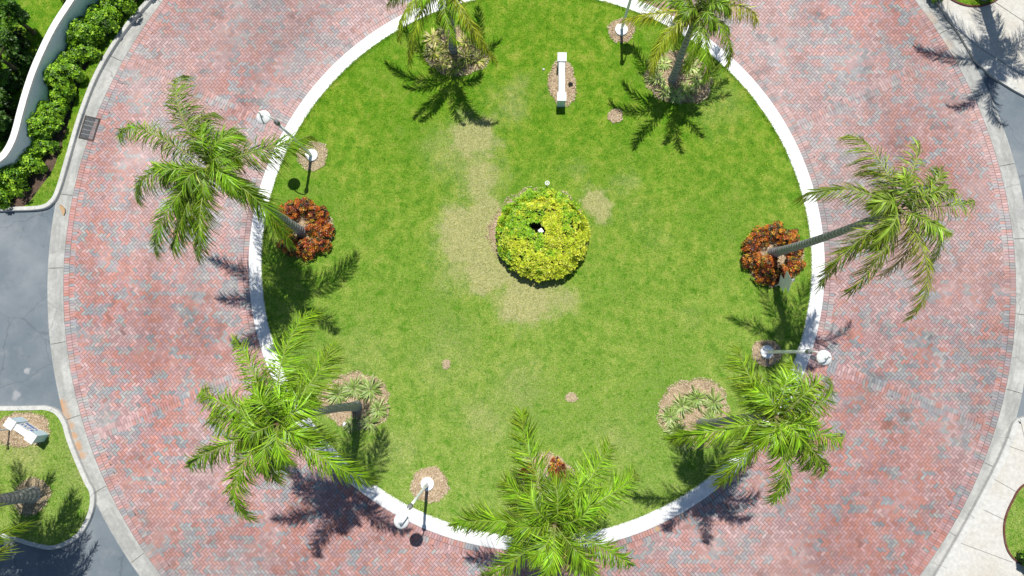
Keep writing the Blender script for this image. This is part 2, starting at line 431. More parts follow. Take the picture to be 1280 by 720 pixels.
mb = MB(); annulus(mb, R1 - .3, .006, R2 + .02, .006); struct(mb.build('road_bedding_sand', M['sand']))

def brick_colors(x, y, n):
    base = np.array([(.45, .215, .195), (.49, .275, .26), (.48, .225, .185), (.42, .25, .25), (.51, .33, .32)])
    grey = np.array([(.25, .275, .295), (.29, .31, .32), (.335, .345, .33), (.34, .29, .305)])
    r = np.random.default_rng(11)
    k1 = vnoise(x * .55, y, .24, 1) * .8 + .5 * vnoise(x * .7, y, .13, 2) + .34 * vnoise(x, y, 2.6, 3) + r.normal(0, .09, n)
    isg = k1 > np.quantile(k1, .76)
    warm = vnoise(x, y, .9, 5) * 3.2 + r.random(n) * 2.2
    c = base[np.clip(warm.astype(int), 0, 4)]
    c = np.where(isg[:, None], grey[r.integers(0, 4, n)], c)
    # greenish-grey half tones at the cluster rims
    rim = (k1 > np.quantile(k1, .64)) & ~isg & (r.random(n) < .5)
    c = np.where(rim[:, None], c * .55 + np.array((.36, .36, .33)) * .45, c)
    # sun-bleached film, strongest on the north and west sides
    bl = np.clip(vnoise(x, y, 3.3, 8) * 1.3 - .35 + vnoise(x, y, .8, 9) * .4 + np.clip((y - 2) / 18, -.25, .42) - np.clip((x - 6) / 30, 0, .25), 0, 1)[:, None] * .46
    c = c * (1 - bl) + np.array((.54, .46, .45)) * bl
    rr0 = np.hypot(x - CX, y - CY); th0 = np.arctan2(y - CY, x - CX)
    tr = np.exp(-((rr0 - 13.2) / .45) ** 2) + np.exp(-((rr0 - 14.9) / .45) ** 2) + .6 * np.exp(-((rr0 - 17.4) / .5) ** 2)
    st = vnoise(rr0 * 3.2, th0 * 5, 1.3, 71)
    c = c * (1 - .11 * (tr * (.35 + st))[:, None])
    oil = np.clip(vnoise(x, y, .6, 73) + vnoise(x, y, .2, 74) * .3 - .98, 0, .3)[:, None]
    c = c * (1 - oil * 1.5)
    dk = np.clip(vnoise(x, y, 4.2, 18) - .45 + np.clip((x - 8) / 20, 0, .3) * np.clip((5 - y) / 7, 0, 1), 0, .6)[:, None]
    c = c * (1 - dk * .5)
    lum = c.mean(1, keepdims=True); c = lum + (c - lum) * 1.0
    return c * 1.05 * (1 + r.normal(0, .075, (n, 1)))
W = .107; LN = .214; J = .0125
n = 260
ii, jj = np.meshgrid(np.arange(-n, n), np.arange(-n, n)); ii = ii.ravel(); jj = jj.ravel()
k = (ii - jj) % 4
quads = []
for kk, (lx, ly) in ((0, (LN, W)), (3, (W, LN))):
    s = k == kk; x0 = ii[s] * W; y0 = jj[s] * W
    cx = x0 + lx / 2; cy = y0 + ly / 2
    hx = (lx - J) / 2; hy = (ly - J) / 2
    c4 = np.stack([np.c_[cx - hx, cy - hy], np.c_[cx + hx, cy - hy], np.c_[cx + hx, cy + hy], np.c_[cx - hx, cy + hy]], 1)
    quads.append(c4)
Q = np.concatenate(quads)
a = -math.pi / 4; Q = np.stack([Q[..., 0] * math.cos(a) - Q[..., 1] * math.sin(a), Q[..., 0] * math.sin(a) + Q[..., 1] * math.cos(a)], -1)
Q += np.array([CX, CY]); cen = Q.mean(1)
rr = np.hypot(cen[:, 0] - CX, cen[:, 1] - CY)
keep = (rr > R1 + .36) & (rr < R2 - .36) & (cen[:, 1] > -16) & (cen[:, 1] < 24)
bands = []
for (px, py) in ((189, 516), (1170, 509), (1100, 109), (205, 95)):
    q = P(px, py); bands.append(math.atan2(q.y - CY, q.x - CX))
for ba in bands:
    d = (cen[:, 0] - CX) * -math.sin(ba) + (cen[:, 1] - CY) * math.cos(ba)
    al = (cen[:, 0] - CX) * math.cos(ba) + (cen[:, 1] - CY) * math.sin(ba)
    keep &= ~((np.abs(d) < .13) & (al > 0))
Q = Q[keep]; cen = cen[keep]
def bricks_at(cx, cy, ang, lx, ly):
    hx, hy = (lx - J) / 2, (ly - J) / 2
    c, s = np.cos(ang), np.sin(ang); out = []
    for sx, sy in ((-1, -1), (1, -1), (1, 1), (-1, 1)):
        out.append(np.c_[cx + sx * hx * c - sy * hy * s, cy + sx * hx * s + sy * hy * c])
    return np.stack(out, 1)
extra = []
for rad in (R1 + .115, R1 + .115 + LN, R2 - .115, R2 - .115 - LN):
    m = int(2 * math.pi * rad / W); th = np.arange(m) / m * 2 * math.pi
    extra.append(bricks_at(CX + rad * np.cos(th), CY + rad * np.sin(th), th, LN, W))
for ba in bands:
    for off in (-.104, .104):
        d = np.arange(R1 + .46, R2 - .42, W)
        extra.append(bricks_at(CX + d * math.cos(ba) - off * math.sin(ba), CY + d * math.sin(ba) + off * math.cos(ba), np.full(len(d), ba), W, LN))
E_ = np.concatenate(extra)
zf = np.full(len(Q), .010) + rng.random(len(Q)) * .0015
ze = np.full(len(E_), .0135) + rng.random(len(E_)) * .0015
A = np.concatenate([Q, E_]); Zc = np.concatenate([zf, ze])
V = np.concatenate([A, np.repeat(Zc[:, None, None], 4, 1)], 2).reshape(-1, 3)
cc = A.mean(1)
colb = brick_colors(cc[:, 0], cc[:, 1], len(A))
colb = np.clip(colb * np.array([1.0, 1.0, 1.0]), .02, .9)
struct(np_mesh('brick_road', V, 4, M['brick'], colors=colb))

# ---- gutter ring with joints ---------------------------------------------
mb = MB(); annulus(mb, R2, .010, R2 + GW * .55, .004, 256); annulus(mb, R2 + GW * .55, .004, R2 + GW, .012, 256)
struct(mb.build('gutter', M['concrete']))
mb = MB()
for q in range(40):
    w = q / 40 * 2 * math.pi + .03
    c, s = math.cos(w), math.sin(w); t = Vector((-s, c, 0)) * .009
    a, b = Vector((CX + (R2 + .02) * c, CY + (R2 + .02) * s, .017)), Vector((CX + (R2 + GW - .02) * c, CY + (R2 + GW - .02) * s, .017))
    mb.add([a - t, b - t, b + t, a + t], [(0, 1, 2, 3)])
struct(mb.build('gutter_joints', M['joint']))

# ---- island kerb ----------------------------------------------------------
mb = MB()
prof = [(R1 + .01, 0), (R1, .035), (R1 - .05, .06), (R1 - .34, .115), (R1 - .385, .135), (R1 - .395, .125), (R1 - .405, .137), (R1 - .54, .14), (R1 - .555, .10), (R1 - .56, 0)]
for (r0, z0), (r1, z1) in zip(prof[:-1], prof[1:]): annulus(mb, r1, z1, r0, z0)
struct(mb.build('island_kerb', M['kerb_white']))
mb = MB()
for q in range(23):
    w = q / 23 * 2 * math.pi + .21
    c, s = math.cos(w), math.sin(w); t = Vector((-s, c, 0)) * .004
    a, b, b2 = [Vector((CX + r * c, CY + r * s, z)) for r, z in ((R1 - .03, .056), (R1 - .34, .121), (R1 - .53, .147))]
    mb.add([a - t, b - t, b + t, a + t, b2 - t, b2 + t], [(0, 1, 2, 3), (1, 4, 5, 2)])
struct(mb.build('kerb_joints', M['grey_metal']))

# ---- island lawn -----------------------------------------------------------
RL = R1 - .55
v = [(CX, CY, LZ)]; f = []
for ri, rad in enumerate(np.linspace(1, RL, 12)):
    for q in range(96): v.append((CX + rad * math.cos(q / 96 * 2 * math.pi), CY + rad * math.sin(q / 96 * 2 * math.pi), LZ))
for q in range(96): f.append((0, 1 + q, 1 + (q + 1) % 96))
for ri in range(11):
    for q in range(96):
        a0 = 1 + ri * 96; f.append((a0 + q, a0 + 96 + q, a0 + 96 + (q + 1) % 96, a0 + (q + 1) % 96))
struct(mesh_obj('lawn', v, f, M['grass_ground']))

# ---- beds on the island ---------------------------------------------------
beds = []          # (cx, cy, rx, ry, rot) for keeping grass out
def bed(px, py, rx, ry, mat, chips, label, n_chips=900, name='mulch_bed', z=LZ, seed=0, clip=None):
    c = P(px, py, z); r = random.Random(seed); sc = 1 / 31.5
    ph = [r.random() * 6.28 for _ in range(6)]
    def rad(w): return 1 + .05 * math.sin(2 * w + ph[0]) + .04 * math.sin(3 * w + ph[1]) + .03 * math.sin(5 * w + ph[2]) + .02 * math.sin(9 * w + ph[3]) + .02 * math.sin(14 * w + ph[4])
    v = [(0, 0, .030)]; f = []; NR = 64
    for ring, (fr, zz) in enumerate(((.5, .027), (.88, .014), (1.0, -.01))):
        for q in range(NR):
            w = q / NR * 2 * math.pi; k_ = rad(w) * fr
            v.append((rx * sc * k_ * math.cos(w), ry * sc * k_ * math.sin(w), zz + (r.random() - .5) * .006))
    for q in range(NR): f.append((0, 1 + q, 1 + (q + 1) % NR))
    for ring in range(2):
        for q in range(NR):
            b = 1 + ring * NR; f.append((b + q, b + NR + q, b + NR + (q + 1) % NR, b + (q + 1) % NR))
    mats = [mat, chips]; mi = [0] * len(f)
    for _ in range(int(n_chips * 1.6)):
        w = r.random() * 6.283; fr = math.sqrt(r.random()) * 1.03; k_ = rad(w) * fr
        x, y = rx * sc * k_ * math.cos(w), ry * sc * k_ * math.sin(w)
        t = r.random() * 6.283; l = .013 + r.random() * .022; wd = .005 + r.random() * .008; zz = .022 + r.random() * .02 + .012 * (1 - fr)
        dx, dy = math.cos(t), math.sin(t); tz = r.uniform(-.012, .012); b = len(v)
        v += [(x - dx * l - dy * wd, y - dy * l + dx * wd, zz - tz), (x + dx * l - dy * wd, y + dy * l + dx * wd, zz + tz),
              (x + dx * l + dy * wd, y + dy * l - dx * wd, zz + tz + .004), (x - dx * l + dy * wd, y - dy * l - dx * wd, zz - tz + .004)]
        f.append((b, b + 1, b + 2, b + 3)); mi.append(1)
    o = mesh_obj(name, v, f, mats, None, mi); o.location = c
    struct(o, label)
    beds.append((c.x, c.y, rx * sc, ry * sc)); return c
B_ = M['mulch'], M['chips']; S_ = M['sandbed'], M['chips_sand']
bed(391, 195, 18, 19, *S_, 'sandy round bed at the lamp left of the island', 700, seed=1)
bed(777, 38, 17, 16, *B_, 'small mulch circle at the lamp top of the island', 500, seed=2)
bed(537, 606, 21, 21, *B_, 'mulch circle at the lamp bottom left of the island', 900, seed=3)
bed(958, 441, 17, 16, *B_, 'mulch circle at the lamp on the right', 500, seed=4)
bed(445, 501, 42, 32, *B_, 'oval mulch bed with light green tufts and palm trunk', 2600, seed=5)
bed(868, 515, 43, 38, *B_, 'round mulch bed with light green tufts under palm frond', 2600, seed=6)
bed(383, 287, 31, 34, *B_, 'mulch bed under the red shrubs on the left', 2000, seed=7)
bed(967, 322, 33, 36, *B_, 'mulch bed under the red shrubs on the right', 2000, seed=8)
bed(684, 597, 33, 28, *B_, 'mulch bed with few red shrubs under the lowest palm', 1600, seed=9)
bed(571, 64, 40, 32, *B_, 'mulch bed with yellow green tufts at the top left palm', 2200, seed=10)
bed(848, 98, 40, 34, *B_, 'mulch bed with tufts at the top right palm', 2200, seed=11)
bed(703, 104, 17, 30, *B_, 'narrow mulch strip around the white block wall sign', 1100, seed=12)
bed(672, 289, 55, 55, *B_, 'earth disc under the round yellow shrub', 3200, seed=13)
bed(769, 145, 9, 9, *B_, 'small bare mulch spot left of the top right palm shadow', 250, seed=14)
bed(558, 455, 5, 6, *S_, 'tiny bare spot left of the lawn middle', 60, seed=15)
bed(714, 497, 7, 6, *S_, 'tiny bare spot right of the lawn middle', 80, seed=16)

# ---- west planting bed, wall and kerb -------------------------------------
kerb_nw = world(spline([(230, -48), (190, -2), (154, 41), (124, 90), (103, 142), (86, 199), (75, 236), (66, 253), (49, 262), (0, 264), (-60, 266), (-160, 268)], 8), .15)
def kerb(name, line, w=.17, h=.15, side=1, mat=None, label=None):
    mb = MB()
    strip(mb, line, [(0, -.01), (side * .015, h - .02), (side * .035, h), (side * w, h), (side * (w + .004), h - .06)])
    o = mb.build(name, mat or M['kerb']); struct(o, label); return offset(line, side * w)
# line runs top to bottom/left: the bed lies to its right (west) -> negative offset
inner_nw = kerb('kerb', kerb_nw, side=-1, label='concrete kerb of the hedge bed at top left')
bedpoly = [(p.x, p.y) for p in inner_nw] + [(P(-200, 0).x, inner_nw[-1].y), (P(-200, 0).x, P(0, -140).y), (P(230, -140).x, P(0, -140).y)]
sheet('planting_soil', bedpoly, .10, M['soil'])
soil_edge = world(spline([(215, -48), (161, 8), (131, 45), (109, 83), (94, 124), (81, 169), (67, 210), (52, 232), (36, 253), (22, 262)], 8), .12)
grass_nw = [(p.x, p.y) for p in inner_nw if p.x > P(20, 262, .12).x] + [(p.x, p.y) for p in reversed(soil_edge)]
sheet('grass_strip', grass_nw, .118, M['grass_ground'])
WH = 1.5
wall_top = world(spline([(150, -90), (118, -45), (88, 0), (65, 36), (45, 78), (34, 108), (25, 139), (17, 169), (8, 188), (-4, 200), (-40, 222), (-100, 250)], 8), WH)
mb = MB(); strip(mb, wall_top, [(.10, 0), (.10, WH - .08), (-.10, WH - .08), (-.10, 0)]); 
o = empty('garden_wall', (wall_top[30].x, wall_top[30].y, 0), 'curved white stucco garden wall behind the clipped green hedge', 'wall')
mb2 = MB(); strip(mb2, wall_top, [(.125, WH - .08), (.125, WH), (-.125, WH), (-.125, WH - .08), (.125, WH - .08)])
def rebase(mbx, loc):
    mbx.v = [(v[0] - loc[0], v[1] - loc[1], v[2] - loc[2]) for v in mbx.v]
loc = o.location; rebase(mb, loc); rebase(mb2, loc)
mb.build('wall_face', M['wall'], o); mb2.build('coping', M['kerb_white'], o)
wl = offset(wall_top, -.10)
lawn_nw = [(p.x, p.y) for p in wl] + [(P(-200, 0).x, P(0, 250).y), (P(-200, 0).x, P(0, -140).y)]
sheet('garden_lawn', lawn_nw, .125, M['grass_ground'])

# ---- south-west grass island ------------------------------------------------
sw = [(-170, 506), (-60, 507), (0, 507.5), (40, 507), (57, 507), (72, 513), (82, 527), (88, 547), (98, 573), (110, 600), (117, 614), (117.5, 631), (112, 650), (100, 670), (83, 682), (63, 688), (40, 684), (20, 678), (0, 672), (-60, 640), (-170, 590)]
line = world(spline(sw, 7), .15)
inner_sw = kerb('kerb', line, side=-1, label='concrete kerb of the small grass island at bottom left')
sw_poly = [(p.x, p.y) for p in inner_sw]
sheet('grass_verge', sw_poly, .118, M['grass_ground'])
c = bed(27, 537, 34, 21, *B_, 'mulch bed around the sign on the bottom left island', 1100, seed=21)
bed(40, 620, 21, 21, *S_, 'sandy bed around the palm trunk at bottom left', 800, seed=22)

# ---- east walk and bed ------------------------------------------------------
se = [(1500, 470), (1340, 505), (1280, 521), (1270, 525), (1265, 533), (1262, 543), (1252, 567), (1240, 592), (1219, 632), (1198, 670), (1168, 721), (1135, 772), (1090, 830)]
line = world(spline(se, 7), .15)
inner_se = kerb('kerb', line, side=1, w=.20, label='concrete kerb of the walk at bottom right')
walk_poly = [(p.x, p.y) for p in inner_se] + [(P(1500, 0).x, P(0, 830).y)]
sheet('walkway', walk_poly, .146, M['walk'])
def groove(name, segs, z, w=.014):
    mb = MB()
    for a, b in segs:
        a = P(*a, z); b = P(*b, z); t = (b - a).normalized(); s = Vector((-t.y, t.x, 0)) * w / 2
        mb.add([a - s, b - s, b + s, a + s], [(0, 1, 2, 3)])
    struct(mb.build(name, M['joint']))
groove('walkway_joints', [((1243, 599), (1271, 615)), ((1229, 637), (1256, 650)), ((1201, 679), (1266, 703)), ((1262, 558), (1300, 571)), ((1270, 703), (1300, 712)), ((1174, 728), (1260, 760)), ((1275, 523), (1292, 596))], .151)
be = [(1320, 590), (1280, 606), (1265, 627), (1256, 650), (1255.5, 672), (1262, 692), (1280, 707), (1320, 722), (1380, 720), (1400, 640), (1370, 590)]
line = world(spline(be, 6, True), .16); line.append(line[0])
mb = MB(); strip(mb, line, [(-.03, .14), (-.03, .19), (.03, .19), (.03, .14)]); struct(mb.build('bed_edging', M['edging']), 'thin dark red edging of the grass bed at right')
bed_se = [(p.x, p.y) for p in line[:-1]]
sheet('grass_bed', bed_se, .165, M['grass_ground'])
# ---- north-east apron -------------------------------------------------------
rs = R2 + GW
p1 = P(1214, 76); a1 = math.atan2(p1.y - CY, p1.x - CX); p0 = P(1110, -60); a0 = math.atan2(p0.y - CY, p0.x - CX)
arc = [(CX + rs * math.cos(w), CY + rs * math.sin(w)) for w in np.linspace(a0, a1, 30)]
ne_line = [Vector((*arc[-1], .1))] + world(spline([(1240, 95), (1262, 109), (1282, 120), (1330, 143), (1500, 225)], 6), .10)
ap = arc + [(p.x, p.y) for p in ne_line[1:]] + [(P(1500, 0).x, P(0, -120).y), (arc[0][0], P(0, -120).y)]
sheet('concrete_apron', ap, .10, M['walk'])
mb = MB(); strip(mb, ne_line, [(0, -.01), (0, .098), (.16, .112), (.17, .09)] if True else []); struct(mb.build('kerb', M['kerb']), 'concrete kerb of the pale apron at top right')
mb = MB(); strip(mb, [Vector((x, y, 0)) for x, y in arc], [(-.0, .012), (-.01, .10)] ); struct(mb.build('apron_edge', M['walk']))
groove('apron_joints', [((1172, 17), (1221, 57)), ((1221, 57), (1300, 108)), ((1243, 2), (1300, 40)), ((1171, 36), (1185, 28))], .108)
bc = P(1215, -38, .1); line = [Vector((bc.x + 1.55 * math.cos(w), bc.y + 1.55 * math.sin(w), .12)) for w in np.linspace(0, 2 * math.pi, 60)]
mb = MB(); strip(mb, line, [(-.03, .09), (-.03, .15), (.03, .15), (.03, .09)]); struct(mb.build('bed_edging', M['edging']), 'dark edging of the round grass bed at the top right')
sheet('round_grass_bed', [(p.x, p.y) for p in line[:-1]], .13, M['grass_ground'])

# ---- grass blades -------------------------------------------------------------
def blades(name, x, y, z, lmin=.025, lmax=.06, seed=1):
    r = np.random.default_rng(seed); n = len(x)
    az = r.random(n) * 2 * np.pi; ln = lmin + r.random(n) * (lmax - lmin); wd = .004 + r.random(n) * .006
    el = r.random(n) * 1.1 + .1
    dx, dy = np.cos(az), np.sin(az)
    z = np.zeros(n) + z; tip = np.c_[x + dx * ln * np.cos(el), y + dy * ln * np.cos(el), z + ln * np.sin(el) * .8]
    a = np.c_[x - dy * wd, y + dx * wd, z]; b = np.c_[x + dy * wd, y - dx * wd, z]
    V = np.stack([a, b, tip], 1).reshape(-1, 3)
    o = np_mesh(name, V, 3, M['grass_blades']); tag(o, kind='stuff'); return o
n = 230000
w = rng.random(n) * 2 * np.pi; rad = np.sqrt(rng.random(n)) * (RL + .04)
ne_ = 14000; rad[:ne_] = RL - .12 + rng.random(ne_) ** 1.5 * (.12 + .07 * vnoise(w[:ne_] * 9, w[:ne_] * 0, .35, 66))
x = CX + rad * np.cos(w); y = CY + rad * np.sin(w)
ok = np.ones(n, bool)
z_e = np.where(rad > RL - .06, LZ + .025, LZ)
for (bx, by, rx, ry) in beds: ok &= ((x - bx) / rx) ** 2 + ((y - by) / ry) ** 2 > .92
keepd = vnoise(x, y, .5, 77) > .12
ok &= keepd
o = blades('lawn_grass', x[ok], y[ok], z_e[ok], .03, .075, 3); tag(o, 'short mottled green turf covering the round island')
# ragged tufts along the kerb line
def scatter_poly(poly, dens, z, name, label, seed, extra=None):
    px_ = [p[0] for p in poly]; py_ = [p[1] for p in poly]
    x0, x1, y0, y1 = max(min(px_), -24), min(max(px_), 24), max(min(py_), -12), min(max(py_), 18)
    m = int((x1 - x0) * (y1 - y0) * dens); r = np.random.default_rng(seed)
    x = x0 + r.random(m) * (x1 - x0); y = y0 + r.random(m) * (y1 - y0); k = inpoly(x, y, poly)
    for (bx, by, rx, ry) in beds: k &= ((x - bx) / rx) ** 2 + ((y - by) / ry) ** 2 > .92
    if extra is not None: k &= extra(x, y)
    tag(blades(name, x[k], y[k], z, .04, .09, seed), label)
scatter_poly(grass_nw, 900, .118, 'verge_grass', 'rough grass strip between kerb and hedge', 31)
scatter_poly(sw_poly, 700, .118, 'verge_grass', 'short grass on the small island at bottom left', 32)
scatter_poly(bed_se, 900, .165, 'verge_grass', 'bright grass in the edged bed at right', 33)
scatter_poly([(p.x, p.y) for p in line[:-1]], 700, .13, 'verge_grass', 'grass of the round bed at the top right', 34)
scatter_poly(lawn_nw, 500, .125, 'verge_grass', 'garden grass behind the white wall', 35)

# ------------------------------------------------------------------ palms
def make_frond(root, origin, tip, seed, leafl=.62, nl=58, cbase=(.115, .22, .022), arch=.55, droop=.55, yellow=0., sparse=0., sway_=None):
    r = random.Random(seed)
    o = Vector(origin); t = Vector(tip); Lh = (Vector((t.x - o.x, t.y - o.y, 0))).length
    out = Vector((t.x - o.x, t.y - o.y, 0)).normalized() if Lh > .05 else Vector((1, 0, 0))
    sidev = Vector((-out.y, out.x, 0)); sway = (r.uniform(-.24, .24) if sway_ is None else sway_) * Lh
    c1 = o + out * Lh * .30 + Vector((0, 0, arch)) + sidev * sway * .4
    c2 = o + out * Lh * .80 + Vector((0, 0, arch * .75 + (t.z - o.z) * .25)) + sidev * sway
    def B(s): return o * (1 - s) ** 3 + c1 * 3 * s * (1 - s) ** 2 + c2 * 3 * s * s * (1 - s) + t * s ** 3
    pts = [B(i / 14) for i in range(15)]
    mb = MB(); mb.tube(pts, [.019 * (1 - .86 * i / 14) + .002 for i in range(15)], 5, 1)
    mb.c = [(.3, .4, .08)] * len(mb.f)
    V = mb.v; Fc = mb.f; Mi = mb.m; C = mb.c
    twist = r.uniform(-.45, .45); wind = Vector((-.10, -.34, -.10)) + Vector((r.uniform(-.12, .12), r.uniform(-.12, .12), 0))
    nl = int(nl * 2.2); dens = [r.random() for _ in range(9)]; leafl = leafl * 1.12; ftone = r.uniform(.72, 1.12); droop = droop * 1.35
    for i in range(nl):
        s = .13 + .87 * (i + r.random() * .6) / nl
        p = B(s); T = (B(min(s + .02, 1.0)) - B(s - .02)).normalized()
        S = T.cross(Vector((0, 0, 1)))
        if S.length < .1: S = sidev.copy()
        S.normalize(); Nn = S.cross(T).normalized()
        prof = min(1., .30 + s * 2.0) * (1 - .50 * max(0, (s - .5) / .5) ** 1.5)
        for sd in (-1, 1):
            if r.random() < sparse * (.5 + dens[int(s * 8)]): continue
            ang = (1.15 - .68 * s) + r.gauss(0, .20)
            lift = r.uniform(-.50, .75) + twist * sd * .6
            D = (T * math.cos(ang) + (S * sd * math.cos(lift) + Nn * math.sin(lift)) * math.sin(ang)).normalized()
            D = (D + wind * (.5 + .9 * dens[int(s * 8)])).normalized()
            l = leafl * prof * r.uniform(.7, 1.15); w = .0115 * (.7 + .3 * prof) * r.uniform(.75, 1.3)
            dr = droop * r.uniform(.55, 1.5) * l
            wv = D.cross(Nn * .8 + Vector((r.uniform(-.7, .7), r.uniform(-.7, .7), .6)))
            wv = wv.normalized() if wv.length > .01 else S
            pr = []
            for q, wf in ((0, .55), (.35, 1.0), (.7, .8)):
                a = p + D * l * q - Vector((0, 0, dr * q * q)); pr += [a - wv * w * wf, a + wv * w * wf]
            pr.append(p + D * l * (1 - .12 * droop) - Vector((0, 0, dr)))
            b = len(V); V += [tuple(a) for a in pr]
            Fc += [(b, b + 1, b + 3, b + 2), (b + 2, b + 3, b + 5, b + 4), (b + 4, b + 5, b + 6)]
            Mi += [0, 0, 0]
            g = r.random(); k_ = yellow
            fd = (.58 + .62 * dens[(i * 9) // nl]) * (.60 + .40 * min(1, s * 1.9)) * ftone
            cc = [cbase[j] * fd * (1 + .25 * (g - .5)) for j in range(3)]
            ye = (.52, .50, .035)
            if k_ > 1.5: cc = [(.42, .30, .16)[j] * (1 + .4 * (g - .5)) for j in range(3)]; k_ = 0.
            m_ = max(0., min(1., k_ + r.gauss(0, .12) + max(0, s - .8) * .6))
            cc = tuple(cc[j] * (1 - m_) + ye[j] * m_ for j in range(3))
            tipc = tuple(cc[j] * .75 + (.40, .40, .10)[j] * .25 for j in range(3))
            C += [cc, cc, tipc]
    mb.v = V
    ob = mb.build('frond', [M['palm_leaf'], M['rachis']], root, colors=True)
    return ob
def palm(label, base, crown, h, tips, seed, rb=.16, rt=.095, inner=7, leafl=.62, nl=58, yellow=0.05, sparse=0.13, cb=(.18, .36, .016), extra=4, bz=LZ):
    """base: photo position of the trunk foot; crown: photo position of the crown at height h;
    tips: [(px, py, height[, yellow])]"""
    r = random.Random(seed)
    B0 = P(*base, bz); C0 = P(*crown, h)
    root = empty('palm_tree', B0, label, 'palm tree', 'queen palms around the island')
    b = Vector((0, 0, -.03)); c = C0 - B0
    mb = MB(); pts = []; rad = []
    npt = max(30, int(h * 14))
    bow = Vector((r.uniform(-.12, .12), r.uniform(-.12, .12), 0))
    for i in range(npt + 1):
        t = i / npt; q = b.lerp(c - Vector((0, 0, .35)), t)
        e = t * t * (3 - 2 * t) * .45 + t * .55
        q.x = b.x + (c.x - b.x) * e; q.y = b.y + (c.y - b.y) * e
        q += bow * math.sin(t * math.pi)
        pts.append(q)
        rad.append((rb * 1.25 * math.exp(-t * h * 2.2) * .35 + rb + (rt - rb) * t) * (1 + .035 * (i % 2)) * (1 + r.uniform(-.02, .02)))
    mb.tube(pts, rad, 14); mb.build('trunk', M['bark'], root, smooth=True)
    mb = MB(); d = (pts[-1] - pts[-4]).normalized(); s0 = pts[-1]
    mb.tube([s0 - d * .1, s0 + d * .1, s0 + d * .3, s0 + d * .52], [rt * 1.05, rt * 1.55, rt * 1.4, rt * .5], 10)
    for q in range(9):       # old leaf bases
        w = q * 2.4; e = Vector((math.cos(w), math.sin(w), 0))
        mb.tube([s0 + e * rt * .9 + Vector((0, 0, -.02 + .03 * q)), s0 + e * rt * 1.9 + Vector((0, 0, .16 + .03 * q)), s0 + e * rt * 2.3 + Vector((0, 0, .27 + .03 * q))], [.045, .032, .012], 5)
    mb.build('crownshaft', M['boots'], root)
    cc = s0 + Vector((0, 0, .30))
    k_ = 0
    for t in tips:
        tip = P(t[0], t[1], t[2]) - B0; ye = t[3] if len(t) > 3 else yellow
        k_ += 1; ln = (tip - cc).length
        arch = max(.35, min(1.1, .30 * ln)) + r.uniform(-.1, .15)
        make_frond(root, cc + Vector((r.uniform(-.05, .05), r.uniform(-.05, .05), r.uniform(-.08, .05))), tip, seed * 100 + k_, leafl * r.uniform(.9, 1.08) * (1 if ln > 1.5 else .8),
                   int(nl * min(1.1, max(.65, ln / 2.7))), cb, arch, .55, ye, sparse, t[4] if len(t) > 4 else None)
    a0 = r.random() * 6.28
    for q in range(inner):    # young, steeply rising fronds
        w = a0 + q * 2.4; d_ = r.uniform(.75, 1.35)
        make_frond(root, cc, cc + Vector((math.cos(w) * d_, math.sin(w) * d_, r.uniform(.25, .8))), seed * 100 + 50 + q, leafl * .85, 40, tuple(v * 1.12 for v in cb), r.uniform(.7, 1.), .35, yellow * .5, sparse * .5)
    for q in range(extra):    # old fronds hanging below
        w = a0 + 1 + q * 2.1; d_ = r.uniform(.9, 1.5)
        make_frond(root, cc - Vector((0, 0, .1)), cc + Vector((math.cos(w) * d_, math.sin(w) * d_, -r.uniform(.9, 1.5))), seed * 100 + 70 + q, leafl * .8, 40, tuple(v * .8 for v in cb), .35, .8, yellow, sparse)
    return root

palm('tall leaning palm rising from the left red shrub bed, crown over the brick road', (379, 291), (263, 210), 7.0,
     [(231, 93, 6.3), (290, 160, 6.3), (389, 169, 6.4, .05, -.16), (362, 306, 5.9), (247, 324, 6.3), (196, 318, 5.9), (172, 250, 5.9), (148, 171, 6.5), (222, 268, 6.2), (268, 140, 6.6), (215, 312, 6.3), (238, 255, 6.9), (245, 290, 6.5), (205, 225, 6.7), (285, 180, 6.8)], 1, nl=66, leafl=.66)
palm('dense bright palm with trunk in the oval tuft bed, lower left of the island', (446, 508), (350, 528), 7.9,
     [(291, 424, 7.4), (393, 389, 7.3), (413, 432, 7.6), (251, 488, 7.0), (237, 583, 7.0), (313, 648, 7.0), (466, 601, 7.1), (322, 478, 8.2), (262, 520, 7.6), (345, 600, 7.6), (300, 560, 7.8)], 2, nl=70, leafl=.68, cb=(.225, .43, .018), inner=9)
palm('palm over the white kerb at the lower right, frond across the tuft bed', (877, 530), (968, 522), 7.45,
     [(840, 548, 6.9), (924, 434, 7.0), (990, 455, 6.9), (1037, 473, 6.6), (1056, 543, 6.9), (1030, 590, 6.2), (964, 627, 6.7), (900, 606, 6.8), (1012, 520, 7.9), (985, 560, 7.6), (1010, 585, 6.9), (940, 480, 8.)], 3, nl=64, leafl=.66, cb=(.225, .43, .018), yellow=.10)
palm('sparse palm leaning right from the red shrub ring, crown over the east road', (965, 317), (1119, 262), 7.8,
     [(1060, 168, 7.3), (1150, 177, 7.3), (1218, 250, 7.3), (1002, 248, 7.1), (1026, 358, 6.9), (1061, 366, 6.9), (1138, 397, 6.9, .35), (1100, 345, 6.2, 2), (1160, 335, 6.6), (1098, 240, 8.2), (1168, 222, 7.7)], 4, nl=50, leafl=.54, yellow=.12, sparse=.30, inner=6, extra=2, cb=(.20, .33, .03))
palm('large palm at the bottom edge covering a small red shrub bed', (682, 602), (693, 655), 7.2,
     [(652, 516, 6.9), (633, 602, 6.8), (567, 656, 6.3), (604, 722, 6.6), (690, 745, 6.8), (789, 707, 6.4), (795, 591, 6.7), (763, 556, 6.7), (740, 640, 7.6), (745, 745, 6.6), (735, 705, 6.0, 2), (640, 690, 7.3), (722, 600, 7.7)], 5, nl=66, leafl=.70, cb=(.215, .42, .018))
